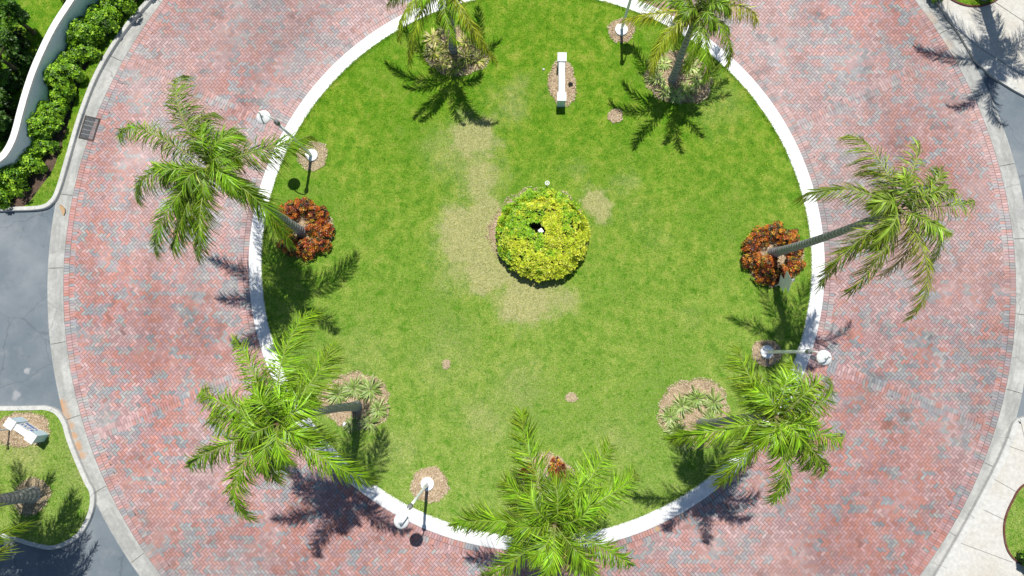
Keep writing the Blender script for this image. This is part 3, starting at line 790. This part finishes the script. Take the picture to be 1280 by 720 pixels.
palm('short palm at the top left of the island above yellow green tufts', (566, 63), (556, -20), 4.0,
     [(499, 48, 3.8, .35), (512, 78, 2.9, .3), (571, 52, 3.9), (607, 58, 3.6), (620, 76, 3.0, .5), (622, -62, 3.8), (463, -16, 3.3), (590, -110, 3.8), (540, -120, 3.8), (485, -75, 3.6), (485, 5, 3.7)], 6, extra=0, inner=5, rb=.14, rt=.10, nl=60, leafl=.44, yellow=.10)
palm('short palm at the top right of the island beside the lamp, yellowing fronds', (840, 100), (873, 16), 4.0,
     [(781, 24, 3.8, .7), (800, 0, 3.7), (816, 90, 3.8, .55), (910, 82, 3.5, .2), (947, 28, 3.3, .8), (950, -8, 3.8), (935, -60, 3.9), (870, -95, 3.9), (815, -60, 3.9), (912, 38, 3.8), (858, 85, 3.7), (900, -10, 4.6), (884, 98, 3.7)], 7, extra=2, inner=6, rb=.13, rt=.10, nl=56, leafl=.46, yellow=.08)
palm('thick trunked palm on the small grass island at the bottom left corner', (42, 618), (-150, 668), 5.9,
     [(32, 655, 3.9), (-18, 604, 5.2), (-35, 660, 5.3), (-60, 700, 5.3), (-28, 690, 5.2), (-100, 735, 5.4), (-15, 655, 4.7), (-120, 600, 5.8), (6, 688, 4.3, .2), (-28, 580, 5.2), (-12, 632, 4.9), (-22, 715, 5.1), (-50, 768, 5.2), (-90, 790, 5.3), (-75, 540, 5.4), (-40, 560, 5.4), (-140, 520, 5.6), (-250, 560, 5.6), (-290, 680, 5.4), (-230, 780, 5.4), (-120, 810, 5.4), (-30, 760, 5.1), (-10, 610, 4.6), (-60, 700, 5.)], 8, rb=.22, rt=.17, nl=64, leafl=.66)
palm('palm of the round grass bed at the top right, its crown beyond the frame', (1229, -8), (1405, -135), 6.0,
     [(1268, -128, 5.6), (1310, -30, 5.3), (1400, 0, 5.3), (1500, -60, 5.4), (1540, -150, 5.5), (1480, -240, 5.6), (1370, -260, 5.7), (1290, -210, 5.6)], 9, rb=.22, rt=.17, nl=60, leafl=.60, bz=.13)

# ------------------------------------------------------------------ leafy shrubs
def rosettes(centers, normals, size, nleaf, colors, r, width=.38, tilt=.6, jitter=.35):
    """each rosette: nleaf folded leaves radiating round its normal -> two tris each"""
    n = len(centers); V = []; C = []
    up = np.array([0, 0, 1.]); 
    nrm = normals / np.linalg.norm(normals, axis=1, keepdims=True)
    t1 = np.cross(nrm, np.array([.3, .9, .1])); t1 /= np.linalg.norm(t1, axis=1, keepdims=True); t2 = np.cross(nrm, t1)
    off = r.random(n) * 6.28
    for q in range(nleaf):
        a = off + q * 2.4 + r.normal(0, .2, n)
        el = tilt * (1 - q / nleaf * .9) + r.normal(0, .18, n)
        D = (t1 * np.cos(a)[:, None] + t2 * np.sin(a)[:, None]) * np.cos(el)[:, None] + nrm * np.sin(el)[:, None]
        S = np.cross(D, nrm); S /= np.linalg.norm(S, axis=1, keepdims=True) + 1e-9
        U = np.cross(S, D)
        sz = (size * (1 - jitter / 2 + jitter * r.random(n)))[:, None]
        b = centers + D * sz * .12
        tip = centers + D * sz - nrm * sz * .12
        mid = centers + D * sz * .55
        l = mid + S * sz * width * .5 + U * sz * .10; rr_ = mid - S * sz * width * .5 + U * sz * .10
        V.append(np.stack([b, rr_, tip, l], 1)); C.append(colors)
    return np.concatenate(V).reshape(-1, 3), np.concatenate(C)
def core_blob(prof_r, z0, h, seed, n=26, lump=.08):
    r = random.Random(seed); ph = [r.random() * 6.28 for _ in range(4)]; mb = MB(); v = []; f = []
    rings = [(1.0, 0), (1.03, .35), (.95, .7), (.7, .92), (.3, 1.0)]
    for fr, zz in rings:
        for q in range(n):
            w = q / n * 6.2832; k_ = prof_r * fr * (1 + lump * math.sin(3 * w + ph[0]) + lump * .6 * math.sin(5 * w + ph[1]))
            v.append((k_ * math.cos(w), k_ * math.sin(w), z0 + zz * h))
    for a in range(len(rings) - 1):
        for q in range(n): f.append((a * n + q, a * n + (q + 1) % n, (a + 1) * n + (q + 1) % n, (a + 1) * n + q))
    f.append(tuple((len(rings) - 1) * n + q for q in range(n)))
    mb.add(v, f); return mb
def shrub(name, label, cat, loc, rad, h, palette, wts, group=None, nros=110, size=.13, nleaf=9, seed=0, mat='leaf', width=.42, stems=True, lump=.16):
    r = np.random.default_rng(seed); root = empty(name, loc, label, cat, group)
    u = r.random(nros) * 6.283; v = np.arccos(1 - r.random(nros) * 1.12)      # dome
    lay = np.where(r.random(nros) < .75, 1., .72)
    lob = 1 + lump * np.sin(3 * u + seed) + lump * .7 * np.sin(5 * u + seed * 2.1) + r.normal(0, .05, nros)
    N_ = np.c_[np.sin(v) * np.cos(u), np.sin(v) * np.sin(u), np.cos(v)]
    Cn = N_ * np.c_[lay * lob * rad, lay * lob * rad, lay * h * .62 * (1 + r.normal(0, .07, nros))] + np.array([0, 0, h * .38])
    Cn[:, 2] = np.maximum(Cn[:, 2], .05)
    Nn = N_ + np.array([0, 0, .55]) + r.normal(0, .2, (nros, 3))
    pal = np.array(palette); cl = pal[r.choice(len(pal), nros, p=np.array(wts) / sum(wts))]
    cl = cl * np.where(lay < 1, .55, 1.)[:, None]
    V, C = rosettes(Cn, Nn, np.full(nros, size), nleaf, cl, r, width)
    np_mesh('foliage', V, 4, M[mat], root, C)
    core = core_blob(rad * .70, .0, h * .72, seed); core.build('dark_core', M['core'], root)  # solid dark blob added inside to block the view through the leaves
    return root

# round yellow-green shrub ring at the island centre
c0 = P(677.5, 296, .12); r = np.random.default_rng(5)
root = empty('round_shrub', c0, 'large round clipped shrub, yellow with a greener upper left, hollow middle', 'shrub')
RS = 1.76
nr = 3000; u = r.random(nr) * 6.283; q = np.sqrt(r.random(nr)) * RS
x = q * np.cos(u); y = q * np.sin(u)
hole = np.hypot((x + .20) / .36, (y - .10 + x * .35) / .22) > 1
edge = RS * (.99 + .022 * np.sin(5 * u + 1) + .02 * np.sin(11 * u) + r.normal(0, .02, nr)); k = hole & (q < edge)
x, y, q, u = x[k], y[k], q[k], u[k]; nr = len(x)
zt = .95 * np.sqrt(np.clip(1 - (q / (RS * 1.07)) ** 4, 0, 1)) + (vnoise(x, y, .22, 41) - .5) * .24
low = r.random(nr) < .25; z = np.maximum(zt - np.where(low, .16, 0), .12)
Nn = np.c_[x * .5 * (q / RS) ** 3 + r.normal(0, .2, nr), y * .5 * (q / RS) ** 3 + r.normal(0, .2, nr), np.ones(nr)]
gr = vnoise(x, y, .5, 42) * .9 + vnoise(x, y, .18, 43) * .35 + np.clip((-x + y * .7) * .24, -.36, .42) + r.normal(0, .09, nr)
yel = np.array([(.60, .68, .045), (.74, .76, .07), (.50, .62, .035)])[r.integers(0, 3, nr)]
grn = np.array([(.22, .46, .02), (.32, .56, .03), (.42, .62, .035)])[r.integers(0, 3, nr)]
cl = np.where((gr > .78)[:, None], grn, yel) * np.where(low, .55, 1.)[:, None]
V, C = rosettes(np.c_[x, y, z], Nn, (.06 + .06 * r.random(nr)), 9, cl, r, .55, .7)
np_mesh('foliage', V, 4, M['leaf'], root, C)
ns = 700; u = r.random(ns) * 6.283; zz = r.random(ns) * .75 + .05      # skirt
qq = RS * (.87 + .06 * r.random(ns)) * (.94 + .06 * np.sin(zz * 4))
V, C = rosettes(np.c_[qq * np.cos(u), qq * np.sin(u), zz], np.c_[np.cos(u), np.sin(u), np.full(ns, .5)], np.full(ns, .10), 7, np.array([(.48, .56, .04), (.30, .45, .03)])[r.integers(0, 2, ns)], r, .5, .6)
np_mesh('skirt_foliage', V, 4, M['leaf'], root, C)
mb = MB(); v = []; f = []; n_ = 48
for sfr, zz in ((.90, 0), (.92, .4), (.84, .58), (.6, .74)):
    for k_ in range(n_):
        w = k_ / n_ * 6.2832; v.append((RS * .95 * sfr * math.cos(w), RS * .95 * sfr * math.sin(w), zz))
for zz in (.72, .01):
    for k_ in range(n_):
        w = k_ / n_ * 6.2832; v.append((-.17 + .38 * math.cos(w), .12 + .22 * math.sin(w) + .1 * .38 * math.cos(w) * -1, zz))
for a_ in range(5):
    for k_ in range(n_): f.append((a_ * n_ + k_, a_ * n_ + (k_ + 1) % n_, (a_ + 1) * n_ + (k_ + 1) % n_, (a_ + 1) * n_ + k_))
mb.add(v, f); mb.build('dark_core', M['core'], root)  # added dark core with a hollow, painted as the shade behind the foliage
# white post in its hollow, small ring cap north of it
q = P(676, 289, .85); root = empty('utility_post', (q.x, q.y, LZ), 'small white capped post standing in the hollow of the round shrub', 'post')
mb = MB(); mb.box((0, 0, .37), (.10, .10, .74), .6); mb.build('post', M['grey_metal'], root)
mb = MB(); mb.box((0, 0, .775), (.17, .17, .07), .6, 0, .01); mb.build('cap', M['white'], root)
q = P(684, 229, .5); root = empty('standpipe', (q.x, q.y, LZ), 'thin standpipe with a white ring collar at the north rim of the round shrub', 'pipe')
mb = MB(); mb.tube([(0, 0, 0), (0, 0, .38)], .025, 10); mb.build('pipe', M['white'], root)
mb = MB(); ring = [(.075 * math.cos(w), .075 * math.sin(w), .40) for w in np.linspace(0, 2 * math.pi, 21)]; mb.tube(ring, .016, 8, cap=False); mb.build('collar', M['white'], root, True)

# crotons
CP = [(.52, .11, .018), (.62, .22, .025), (.24, .035, .018), (.08, .018, .015), (.30, .26, .03), (.75, .44, .05), (.07, .07, .02)]
def crotons(bedname, spots, seed, w):
    for i, (px, py, rad, lab) in enumerate(spots):
        q = P(px, py, LZ + .3); q.z = LZ
        shrub('croton_shrub', lab, 'shrub', q, rad, .52, CP, w, 'red croton shrubs in the ' + bedname, int(135 * (rad / .36) ** 1.4), .10, 9, seed + i, 'croton', .30)
def ring_labels(px, py, cx, cy, where):
    a = math.degrees(math.atan2(cy - py, px - cx)) % 360
    names = ['right', 'upper right', 'upper', 'upper left', 'left', 'lower left', 'lower', 'lower right']
    return names[int((a + 22.5) // 45) % 8]
def ring_spots(cx, cy, lst, where):
    out = []
    seen = {}
    for (px, py, rad) in lst:
        d = ring_labels(px, py, cx, cy, where); k_ = seen.get(d, 0); seen[d] = k_ + 1
        out.append((px, py, rad, f'orange red croton on the {d} side of the {where}' + (', inner one' if k_ == 1 else ', small one' if k_ == 2 else '')))
    return out
crotons('left bed', ring_spots(383, 287, [(362, 263, .36), (379, 258, .34), (396, 268, .36), (404, 287, .34), (400, 305, .32), (381, 311, .38), (362, 306, .36), (355, 285, .34), (391, 284, .28)], 'left palm bed'), 200, [6, 6, 3, 5, 2, 2.2, 4])
crotons('right bed', ring_spots(967, 322, [(949, 297, .34), (969, 290, .36), (988, 298, .34), (994, 313, .30), (993, 331, .32), (976, 343, .36), (957, 343, .38), (942, 326, .36), (940, 309, .30), (960, 328, .28)], 'right palm bed'), 230, [6, 7, 3, 4.5, 2, 2.5, 4])
crotons('bottom bed', ring_spots(684, 598, [(696, 585, .28), (700, 604, .30), (661, 592, .28), (690, 618, .24)], 'bottom palm bed'), 260, [4, 5, 4, 3, 2, 1, 3])

# strap-leaved tufts
def tuft(label, px, py, seed, rad=.42, n=84, cols=((.34, .46, .12), (.50, .58, .24), (.24, .38, .07)), group=None, name='strap_leaf_plant', h=.22):
    rad *= 1.08; n = int(n * 1.1); r = random.Random(seed); q = P(px, py, LZ + .15); q.z = LZ + .02; root = empty(name, q, label, 'plant', group)
    V = []; Fc = []; C = []
    for i in range(n):
        w = r.random() * 6.283; l = rad * r.uniform(.55, 1.1); el = r.uniform(.15, 1.15); wd = .024 * r.uniform(.7, 1.2)
        d = Vector((math.cos(w), math.sin(w), 0)); s = Vector((-d.y, d.x, 0)); c = cols[r.randrange(len(cols))]; b = len(V)
        for t, wf in ((.03, .7), (.4, 1), (.75, .7)):
            a = d * l * t * (math.cos(el) + .25) + Vector((0, 0, .04 + l * math.sin(el) * t * 1.1 - l * .75 * math.sin(el) * t * t)); V += [a - s * wd * wf, a + s * wd * wf + Vector((0, 0, .004))]
        V.append(d * l * (math.cos(el) + .25) + Vector((0, 0, .04 + l * .3 * math.sin(el))))
        Fc += [(b, b + 1, b + 3, b + 2), (b + 2, b + 3, b + 5, b + 4), (b + 4, b + 5, b + 6)]; C += [c, c, tuple(k_ * 1.1 for k_ in c)]
    mesh_obj('leaves', V, Fc, M['leaf'], root, None, C)
    mb = MB(); mb.lathe([(.05, -.02), (.06, .04), (.03, .09)], n=8); mb.build('stem', M['wood'], root)
G1 = 'light green strap-leaved plants in the oval bed'
for i, (px, py, rad, t) in enumerate([(422, 493, .48, 'leftmost'), (442, 486, .46, 'second from the left'), (463, 487, .52, 'large, third from the left'), (472, 512, .40, 'small, right rim'),
                                      (462, 529, .40, 'shaded by fronds, bottom'), (439, 531, .30, 'thin, lower left beside the trunk shadow')]):
    tuft(f'pale green tuft in the oval bed, {t}', px, py, 300 + i, rad, group=G1)
yl = ((.55, .58, .09), (.68, .62, .20), (.36, .46, .08), (.60, .50, .26))
for i, (px, py, rad, t) in enumerate([(541, 47, .40, 'upper left'), (543, 64, .42, 'left'), (553, 78, .40, 'lower left'), (582, 52, .40, 'upper right'), (582, 70, .46, 'right of the trunk'),
                                      (568, 84, .40, 'lowest'), (597, 74, .36, 'far right'), (556, 58, .36, 'just left of the trunk')]):
    tuft(f'yellow green tuft under the top left palm, {t}', px, py, 320 + i, rad, 64, yl, 'yellow green strap-leaved plants at the top left palm')
for i, (px, py, rad, t) in enumerate([(818, 80, .36, 'far left'), (822, 98, .36, 'left'), (832, 113, .36, 'lower left'), (862, 82, .48, 'large upper right'), (872, 98, .44, 'far right'),
                                      (858, 112, .42, 'lower right'), (846, 120, .34, 'lowest'), (830, 78, .34, 'upper left')]):
    tuft(f'tufted plant under the top right palm, {t}', px, py, 340 + i, rad, 60, ((.50, .66, .16), (.66, .74, .30), (.34, .54, .10), (.62, .58, .28)), 'strap-leaved plants at the top right palm')
for i, (px, py, rad, t) in enumerate([(839, 521, .38, 'leftmost'), (853, 508, .42, 'upper left'), (872, 498, .46, 'topmost'), (893, 503, .44, 'upper right'), (845, 537, .36, 'lower left under a frond'),
                                      (857, 552, .40, 'lowest under a frond'), (890, 525, .36, 'right under a frond')]):
    tuft(f'pale green tuft in the round lower right bed, {t}', px, py, 360 + i, rad, group='light green strap-leaved plants in the lower right bed')

# hedge along the wall
HP = [(.28, .52, .022), (.42, .68, .036), (.15, .34, .016), (.06, .15, .010)]
hp = [(172, -28, .55), (158, -6, .52), (142, 8, .50), (128, 26, .50), (113, 44, .50), (101, 62, .48), (90, 82, .46), (82, 102, .44), (76, 122, .42), (66, 142, .46), (56, 162, .50), (46, 182, .52), (37, 203, .52), (22, 220, .54), (4, 236, .54), (-18, 248, .5)]
hn = ['first', 'second', 'third', 'fourth', 'fifth', 'sixth', 'seventh', 'eighth', 'ninth', 'tenth', 'eleventh', 'twelfth', 'thirteenth', 'fourteenth', 'fifteenth', 'last']
for i, (px, py, rad) in enumerate(hp):
    q = P(px - 8, py - 4, .7); q.z = .10; rr9 = random.Random(i * 7 + 3); rad *= rr9.uniform(1.0, 1.22); q.x += rr9.uniform(-.10, .08); q.y += rr9.uniform(-.12, .12)
    shrub('hedge_shrub', f'bright green leafy hedge shrub by the white wall, {hn[i]} from the top of the photo', 'shrub', q, rad, .80 + .25 * math.sin(i * 2.1), HP, [5, 3, 6, 3], 'hedge shrubs along the white wall', 430, .115, 8, 400 + i, 'leaf', .45, lump=.30)
# small leafless-looking filler shrubs in front of the hedge
# trees behind the wall
def tree(label, px, py, hgt, rad, seed, pal=((.07, .17, .012), (.11, .25, .018), (.04, .10, .01)), nros=520, group='garden trees behind the white wall'):
    q = P(px, py, hgt); q.z = .12; root = empty('garden_tree', q, label, 'tree', group); r = np.random.default_rng(seed); rr_ = random.Random(seed)
    mb = MB(); mb.tube([(0, 0, -.05), (.05, .02, hgt * .3), (0, .08, hgt * .6)], [.10, .08, .06], 9)
    for k_ in range(6):
        w = k_ * 1.05; mb.tube([(0, .04, hgt * .5), (rad * .4 * math.cos(w), rad * .4 * math.sin(w), hgt * .75), (rad * .8 * math.cos(w + .2), rad * .8 * math.sin(w + .2), hgt * .9)], [.05, .035, .015], 6)
    mb.build('trunk', M['wood'], root)
    cl = []
    for k_ in range(11): cl.append((rr_.uniform(-.7, .7) * rad, rr_.uniform(-.7, .7) * rad, hgt * rr_.uniform(.62, 1.0), rad * rr_.uniform(.28, .5)))
    cl = np.array(cl); ci = r.integers(0, len(cl), nros)
    d = r.normal(0, 1, (nros, 3)); d /= np.linalg.norm(d, axis=1, keepdims=True)
    Cn = cl[ci, :3] + d * cl[ci, 3:4] * (.6 + .4 * r.random((nros, 1))) * np.array([1, 1, .8])
    pl = np.array(pal); V, C = rosettes(Cn, d * .6 + np.array([0, 0, .7]), np.full(nros, .13), 8, pl[r.integers(0, len(pl), nros)], r, .45)
    np_mesh('crown', V, 4, M['leaf'], root, C)
tree('leafy garden tree in the top left corner, catching the sun', -12, 4, 2.4, .85, 501, ((.09, .22, .015), (.14, .32, .02), (.05, .13, .01)))
tree('dark garden tree at the left edge, second behind the wall', -24, 62, 2.3, .95, 502)
tree('dark garden tree at the left edge beside the bend of the wall', -30, 128, 2.1, .85, 503)
tree('low tree at the left edge nearest the end of the wall', -40, 180, 1.9, .7, 504)
for i, (px, py, rad, h_) in enumerate([(16, 50, .5, .8), (20, 76, .42, .6), (6, 100, .5, .8), (2, 132, .42, .7), (-6, 160, .4, .6), (80, -14, .3, .6)]):
    q = P(px, py, .6); q.z = .1
    shrub('garden_shrub', ['dark shrub behind the wall near its sunny grass', 'dark shrub behind the wall, second down', 'wide dark shrub behind the wall', 'dark shrub behind the wall near its bend', 'lowest dark shrub behind the wall bend', 'small shrub at the top end of the wall'][i],
          'shrub', q, rad, h_, [(.05, .13, .01), (.08, .2, .015), (.025, .06, .008)], [3, 2, 3], 'dark shrubs behind the wall', 110, .14, 7, 520 + i)
# off-frame tree at the top whose twigs and shadow touch the top edge
# unseen shrub added at the right lower bed to give the shadow there
q = P(1296, 702, .5); q.z = .165
shrub('bed_shrub', 'unseen dark green shrub added in the edged grass bed for its shadow', 'shrub', q, .42, .8, HP, [2, 1, 4, 4], None, 140, .14, 8, 540)
q = P(1173, -8, .3); q.z = .10
shrub('bed_shrub', 'small bright shrub at the top edge beside the apron', 'shrub', q, .26, .4, HP, [4, 4, 2, 1], None, 60, .12, 7, 541)

# ------------------------------------------------------------------ lamps
def lamp(label, px, py, seed, lean=.16, hgt=4.1, yaw=0):
    B0 = P(px, py, LZ); root = empty('street_lamp', B0, label, 'street lamp', 'gooseneck street lamps on the island')
    o = Vector((B0.x - CX, B0.y - CY, 0)).normalized(); o = Matrix.Rotation(yaw, 3, 'Z') @ o
    mb = MB(); mb.lathe([(.25, -.05), (.25, .09), (.235, .115), (.10, .12), (.09, .16)], n=32); mb.build('base', M['lamp_white'], root)
    def at(s, z): return o * (lean * z / hgt + s) + Vector((0, 0, z))
    mb = MB(); mb.tube([at(0, .1), at(0, 1.2), at(0, 2.4), at(0, 3.45)], [.065, .058, .052, .048], 12); mb.build('pole', M['white'], root, True)
    mb = MB(); mb.tube([at(0, 3.38), at(0, 3.42), at(0, 3.62), at(0, 3.66)], [.05, .085, .085, .05], 14); mb.build('collar', M['grey_metal'], root)
    pts = [at(0, 3.62)] + [at(.27 - .27 * math.cos(w), 3.78 + .30 * math.sin(w)) for w in np.linspace(0, math.pi * .93, 12)] + [at(.545, 3.66)]
    mb = MB(); mb.tube(pts, .024, 8); mb.build('arm', M['white'], root, True)
    mb = MB(); pc = at(.55, 3.42)
    mb.lathe([(.245, 0), (.25, .01), (.235, .04), (.17, .10), (.10, .15), (.05, .19), (.045, .26), (.02, .28)], tuple(pc), n=36); hd = mb.build('lamp_shade', M['lamp_white'], root, True)
    mb = MB(); mb.lathe([(.06, -.09), (.09, -.05), (.08, -.005)], tuple(pc), n=16); mb.build('bulb_glass', M['white'], hd, True)
lamp('white gooseneck street lamp in the sandy bed at the left of the island', 390, 194.5, 1)
lamp('white gooseneck street lamp at the top of the island beside the palm', 776.5, 38, 2)
lamp('white gooseneck street lamp at the bottom left, standing in the mulch circle', 534.5, 604.5, 3, yaw=-.12)
lamp('white gooseneck street lamp partly under a palm frond at the right', 958, 440, 4, yaw=.04)

# ------------------------------------------------------------------ block signs
def block_sign(label, a, b, h, pill=.33, th=.26, letters=False, zb=LZ):
    A = P(*a, h + zb); Bq = P(*b, h + zb); A.z = Bq.z = zb
    mid = (A + Bq) / 2; d = (Bq - A); ln = d.length; rz = math.atan2(d.y, d.x)
    root = empty('monument_sign', mid, label, 'sign', None, rz)
    for s in (-1, 1):
        mb = MB(); mb.box((s * ln / 2, 0, (h - .05) / 2), (pill - .03, pill - .03, h - .05)); pl = mb.build('pillar', M['wall'], root)
        mb = MB(); mb.box((s * ln / 2, 0, h - .02), (pill + .02, pill + .02, .06), 0, 0, .008); mb.build('cap', M['kerb_white'], pl)
    mb = MB(); mb.box((0, 0, (h - .06) / 2), (ln - pill, th, h - .06)); mb.build('panel', M['kerb_white'], root)
    if letters:
        x = -ln * .5 + pill * .5 + .08; yy = th / 2 + .006; r = random.Random(3); x1 = ln * .5 - pill * .5 - .06
        rows = [(h * .62, .15), (h * .30, .12)]
        for z, hh in rows:
            xx = x
            while xx < x1:
                mb = MB(); w = hh * .55; g = r.randrange(4); s_ = .028
                mb.box((xx, yy, z), (s_, .012, hh))
                mb.box((xx + w * .45, yy, z + hh / 2 - s_ / 2 if g % 2 else z - hh / 2 + s_ / 2), (w * .8, .012, s_))
                if g in (0, 3): mb.box((xx + w * .8, yy, z), (s_, .0125, hh * .96))
                mb.build('letter', M['blue'], root); xx += hh * .95

block_sign('low white block wall sign with two capped pillars on the lawn near the top', (702.6, 71), (702.3, 120.5), .70, .33, .24)
block_sign('low white sign with blue lettering between square pillars at the left edge', (12, 530), (38, 547), .70, .34, .24, True)

# ------------------------------------------------------------------ sign posts
def sign_post(label, px, py, hgt, plates):
    q = P(px, py, LZ); root = empty('sign_post', q, label, 'sign')
    mb = MB(); mb.tube([(0, 0, -.05), (0, 0, hgt)], .03, 10); mb.lathe([(.045, hgt), (.05, hgt + .03), (.02, hgt + .07)], n=12); mb.build('post', M['white'], root)
    for (z, s, rz, dia, off) in plates:
        mb = MB(); t = .008; dx, dy = math.cos(rz), math.sin(rz); nx, ny = -dy * (.038), dx * (.038)
        pr = [(s * .707, 0), (0, s * .707), (-s * .707, 0), (0, -s * .707)] if dia else [(s / 2, s * .33), (-s / 2, s * .33), (-s / 2, -s * .33), (s / 2, -s * .33)]
        v = [(dx * a + nx, dy * a + ny, z + b_) for a, b_ in pr] + [(dx * a + nx * (1 + t / .038), dy * a + ny * (1 + t / .038), z + b_) for a, b_ in pr]
        mb.add(v, [(0, 1, 2, 3), (7, 6, 5, 4)] + [(i, i + 4, (i + 1) % 4 + 4, (i + 1) % 4) for i in range(4)])
        mb.build('sign_plate', M['white'], root)
sign_post('white sign post with diamond shaped plates at the right red shrub bed', 969, 357, 1.72, [(1.32, .58, R(92), True, 0), (.80, .46, R(96), True, 0)])
sign_post('white post leaning out of the photo beside the lettered sign', 13, 536, 1.75, [(1.4, .45, R(80), False, 0)])

# ------------------------------------------------------------------ drain grate
cg = (P(108, 144.6) + P(125.4, 148.5) + P(116.7, 175.7) + P(99, 173.7)) / 4
ud = (P(99, 173.7) - P(108, 144.6)); rz = math.atan2(ud.y, ud.x)
root = empty('drain_grate', (cg.x, cg.y, .012), 'rusty iron storm drain grate set in the left gutter', 'drain', None, rz)
mb = MB(); LL, WW = .90, .58
for s in (-1, 1):
    mb.box((0, s * WW / 2, .008), (LL + .06, .05, .03)); mb.box((s * LL / 2, 0, .0085), (.05, WW - .05, .03))
mb.build('frame', M['iron'], root)
mb = MB()
for i in range(1, 5): mb.box((-LL / 2 + i * LL / 5, 0, .006), (.028, WW - .05, .026))
for j in range(1, 11): mb.box((0, -WW / 2 + j * WW / 11, .010), (LL - .05, .018, .02))
mb.build('bars', M['grey_metal'], root)
mb = MB(); mb.box((0, 0, -.003), (LL, WW, .006)); mb.build('pit_dark_sheet', M['black'], root)  # flat black sheet stands in for the shade below the bars

# ------------------------------------------------------------------ small things
def cap(label, px, py, r_, mat, name='manhole_cover', z=.014):
    q = P(px, py, z); mb = MB(); mb.lathe([(r_, -.01), (r_, .012), (r_ * .86, .016), (r_ * .84, .008), (r_ * .6, .008), (.01, .010)], n=24)
    o = mb.build(name, mat); o.location = q; tag(o, label, 'cover')
cap('small round metal cover in the brick border below the island kerb', 821.5, 661, .09, M['husk'])
cap('small round metal cover in the bricks near the right gutter', 1190, 428, .08, M['grey_metal'])
def spot(label, px, py, rz, mat, z=LZ):
    q = P(px, py, z + .12); root = empty('garden_spotlight', (q.x, q.y, z), label, 'spotlight', None, rz)
    mb = MB(); mb.tube([(0, 0, 0), (0, 0, .10)], .012, 8); mb.build('stake', M['black'], root)
    mb = MB(); mb.tube([(-.06, 0, .09), (-.03, 0, .11), (.05, 0, .15), (.09, 0, .17)], [.03, .045, .055, .05], 14); mb.build('housing', mat, root, True)
spot('small black garden spotlight right of the white block wall sign', 714, 104.5, R(180), M['black'])
spot('small white garden spotlight in the oval tuft bed', 430, 531, R(60), M['white'])
spot('black garden spotlight on the right rim of the left red shrub bed', 409, 288, R(180), M['black'])
q = P(679.5, 87, LZ); mb = MB(); mb.lathe([(.045, 0), (.055, .02), (.04, .045), (.015, .05)], n=7); o = mb.build('white_rock', M['kerb']); o.location = q; tag(o, 'palm sized white rock left of the white block wall sign', 'rock')
# fallen palm husk in the gutter
mb = MB(); pts = [(0, -.22, .03), (.04, -.1, .035), (.05, .04, .04), (.02, .16, .04), (-.05, .24, .03)]
v = []; f = []
for i, (x_, y_, z_) in enumerate(pts):
    w = [.02, .07, .085, .06, .01][i]
    v += [(x_ - w, y_, z_ + .035), (x_, y_, z_ - .01), (x_ + w, y_, z_ + .03)]
for i in range(4):
    for j in range(2): f.append((i * 3 + j, i * 3 + j + 1, (i + 1) * 3 + j + 1, (i + 1) * 3 + j))
mb.add(v, f); o = mb.build('palm_husk', M['husk'], None, True); o.location = P(78.5, 263, 0); o.rotation_euler.z = R(20); tag(o, 'curled dry brown palm husk lying in the left gutter', 'leaf litter')
# fallen leaflets scattered on the road and lawn
r = random.Random(9); V = []; n_ = 0
for _ in range(140):
    px_, py_ = r.uniform(60, 1250), r.uniform(0, 720); q = P(px_, py_)
    dd = math.hypot(q.x - CX, q.y - CY)
    if dd < R1 + .1 or dd > R2 + .5: continue
    t = r.random() * 6.28; l = r.uniform(.02, .07); w = r.uniform(.006, .014); dx, dy = math.cos(t), math.sin(t); z_ = .024
    V += [(q.x - dx * l, q.y - dy * l, z_), (q.x - dy * w, q.y + dx * w, z_ + .006), (q.x + dx * l, q.y + dy * l, z_ + .002), (q.x + dy * w, q.y - dx * w, z_ + .006)]
o = np_mesh('leaf_litter', np.array(V), 4, M['chips_sand']); tag(o, 'dry leaf bits scattered over the brick road', kind='stuff')

# ------------------------------------------------------------------ light and camera
sd = Vector((-.012, -.414, -1)).normalized()
sl = bpy.data.lights.new('sun', 'SUN'); sl.energy = 5.0; sl.angle = R(.53); sl.color = (1, .965, .90)
so = bpy.data.objects.new('sun', sl); col.objects.link(so); so.rotation_euler = sd.to_track_quat('-Z', 'Y').to_euler()
w = bpy.data.worlds.new('World'); scene.world = w; w.use_nodes = True; nt = w.node_tree
sky = nt.nodes.new('ShaderNodeTexSky'); sky.sky_type = 'NISHITA'; sky.sun_disc = False
sky.sun_elevation = math.asin(-sd.z); sky.sun_rotation = math.atan2(-sd.x, -sd.y)
sky.air_density = 1.; sky.dust_density = .3; sky.ozone_density = 1.5
bg = nt.nodes['Background']; L(nt, sky.outputs[0], bg.inputs[0]); bg.inputs[1].default_value = .075

cam = bpy.data.cameras.new('camera'); co = bpy.data.objects.new('camera', cam); col.objects.link(co)
cam.sensor_width = 36; cam.lens = F / 1280 * 36; cam.clip_end = 2000; cam.clip_start = .1
Mx = Matrix((_X, _Y, _Z)).to_4x4(); Mx.translation = Vector((0, 0, H)); co.matrix_world = Mx
scene.camera = co
scene.view_settings.view_transform = 'Standard'; scene.view_settings.look = 'None'; scene.view_settings.exposure = 0
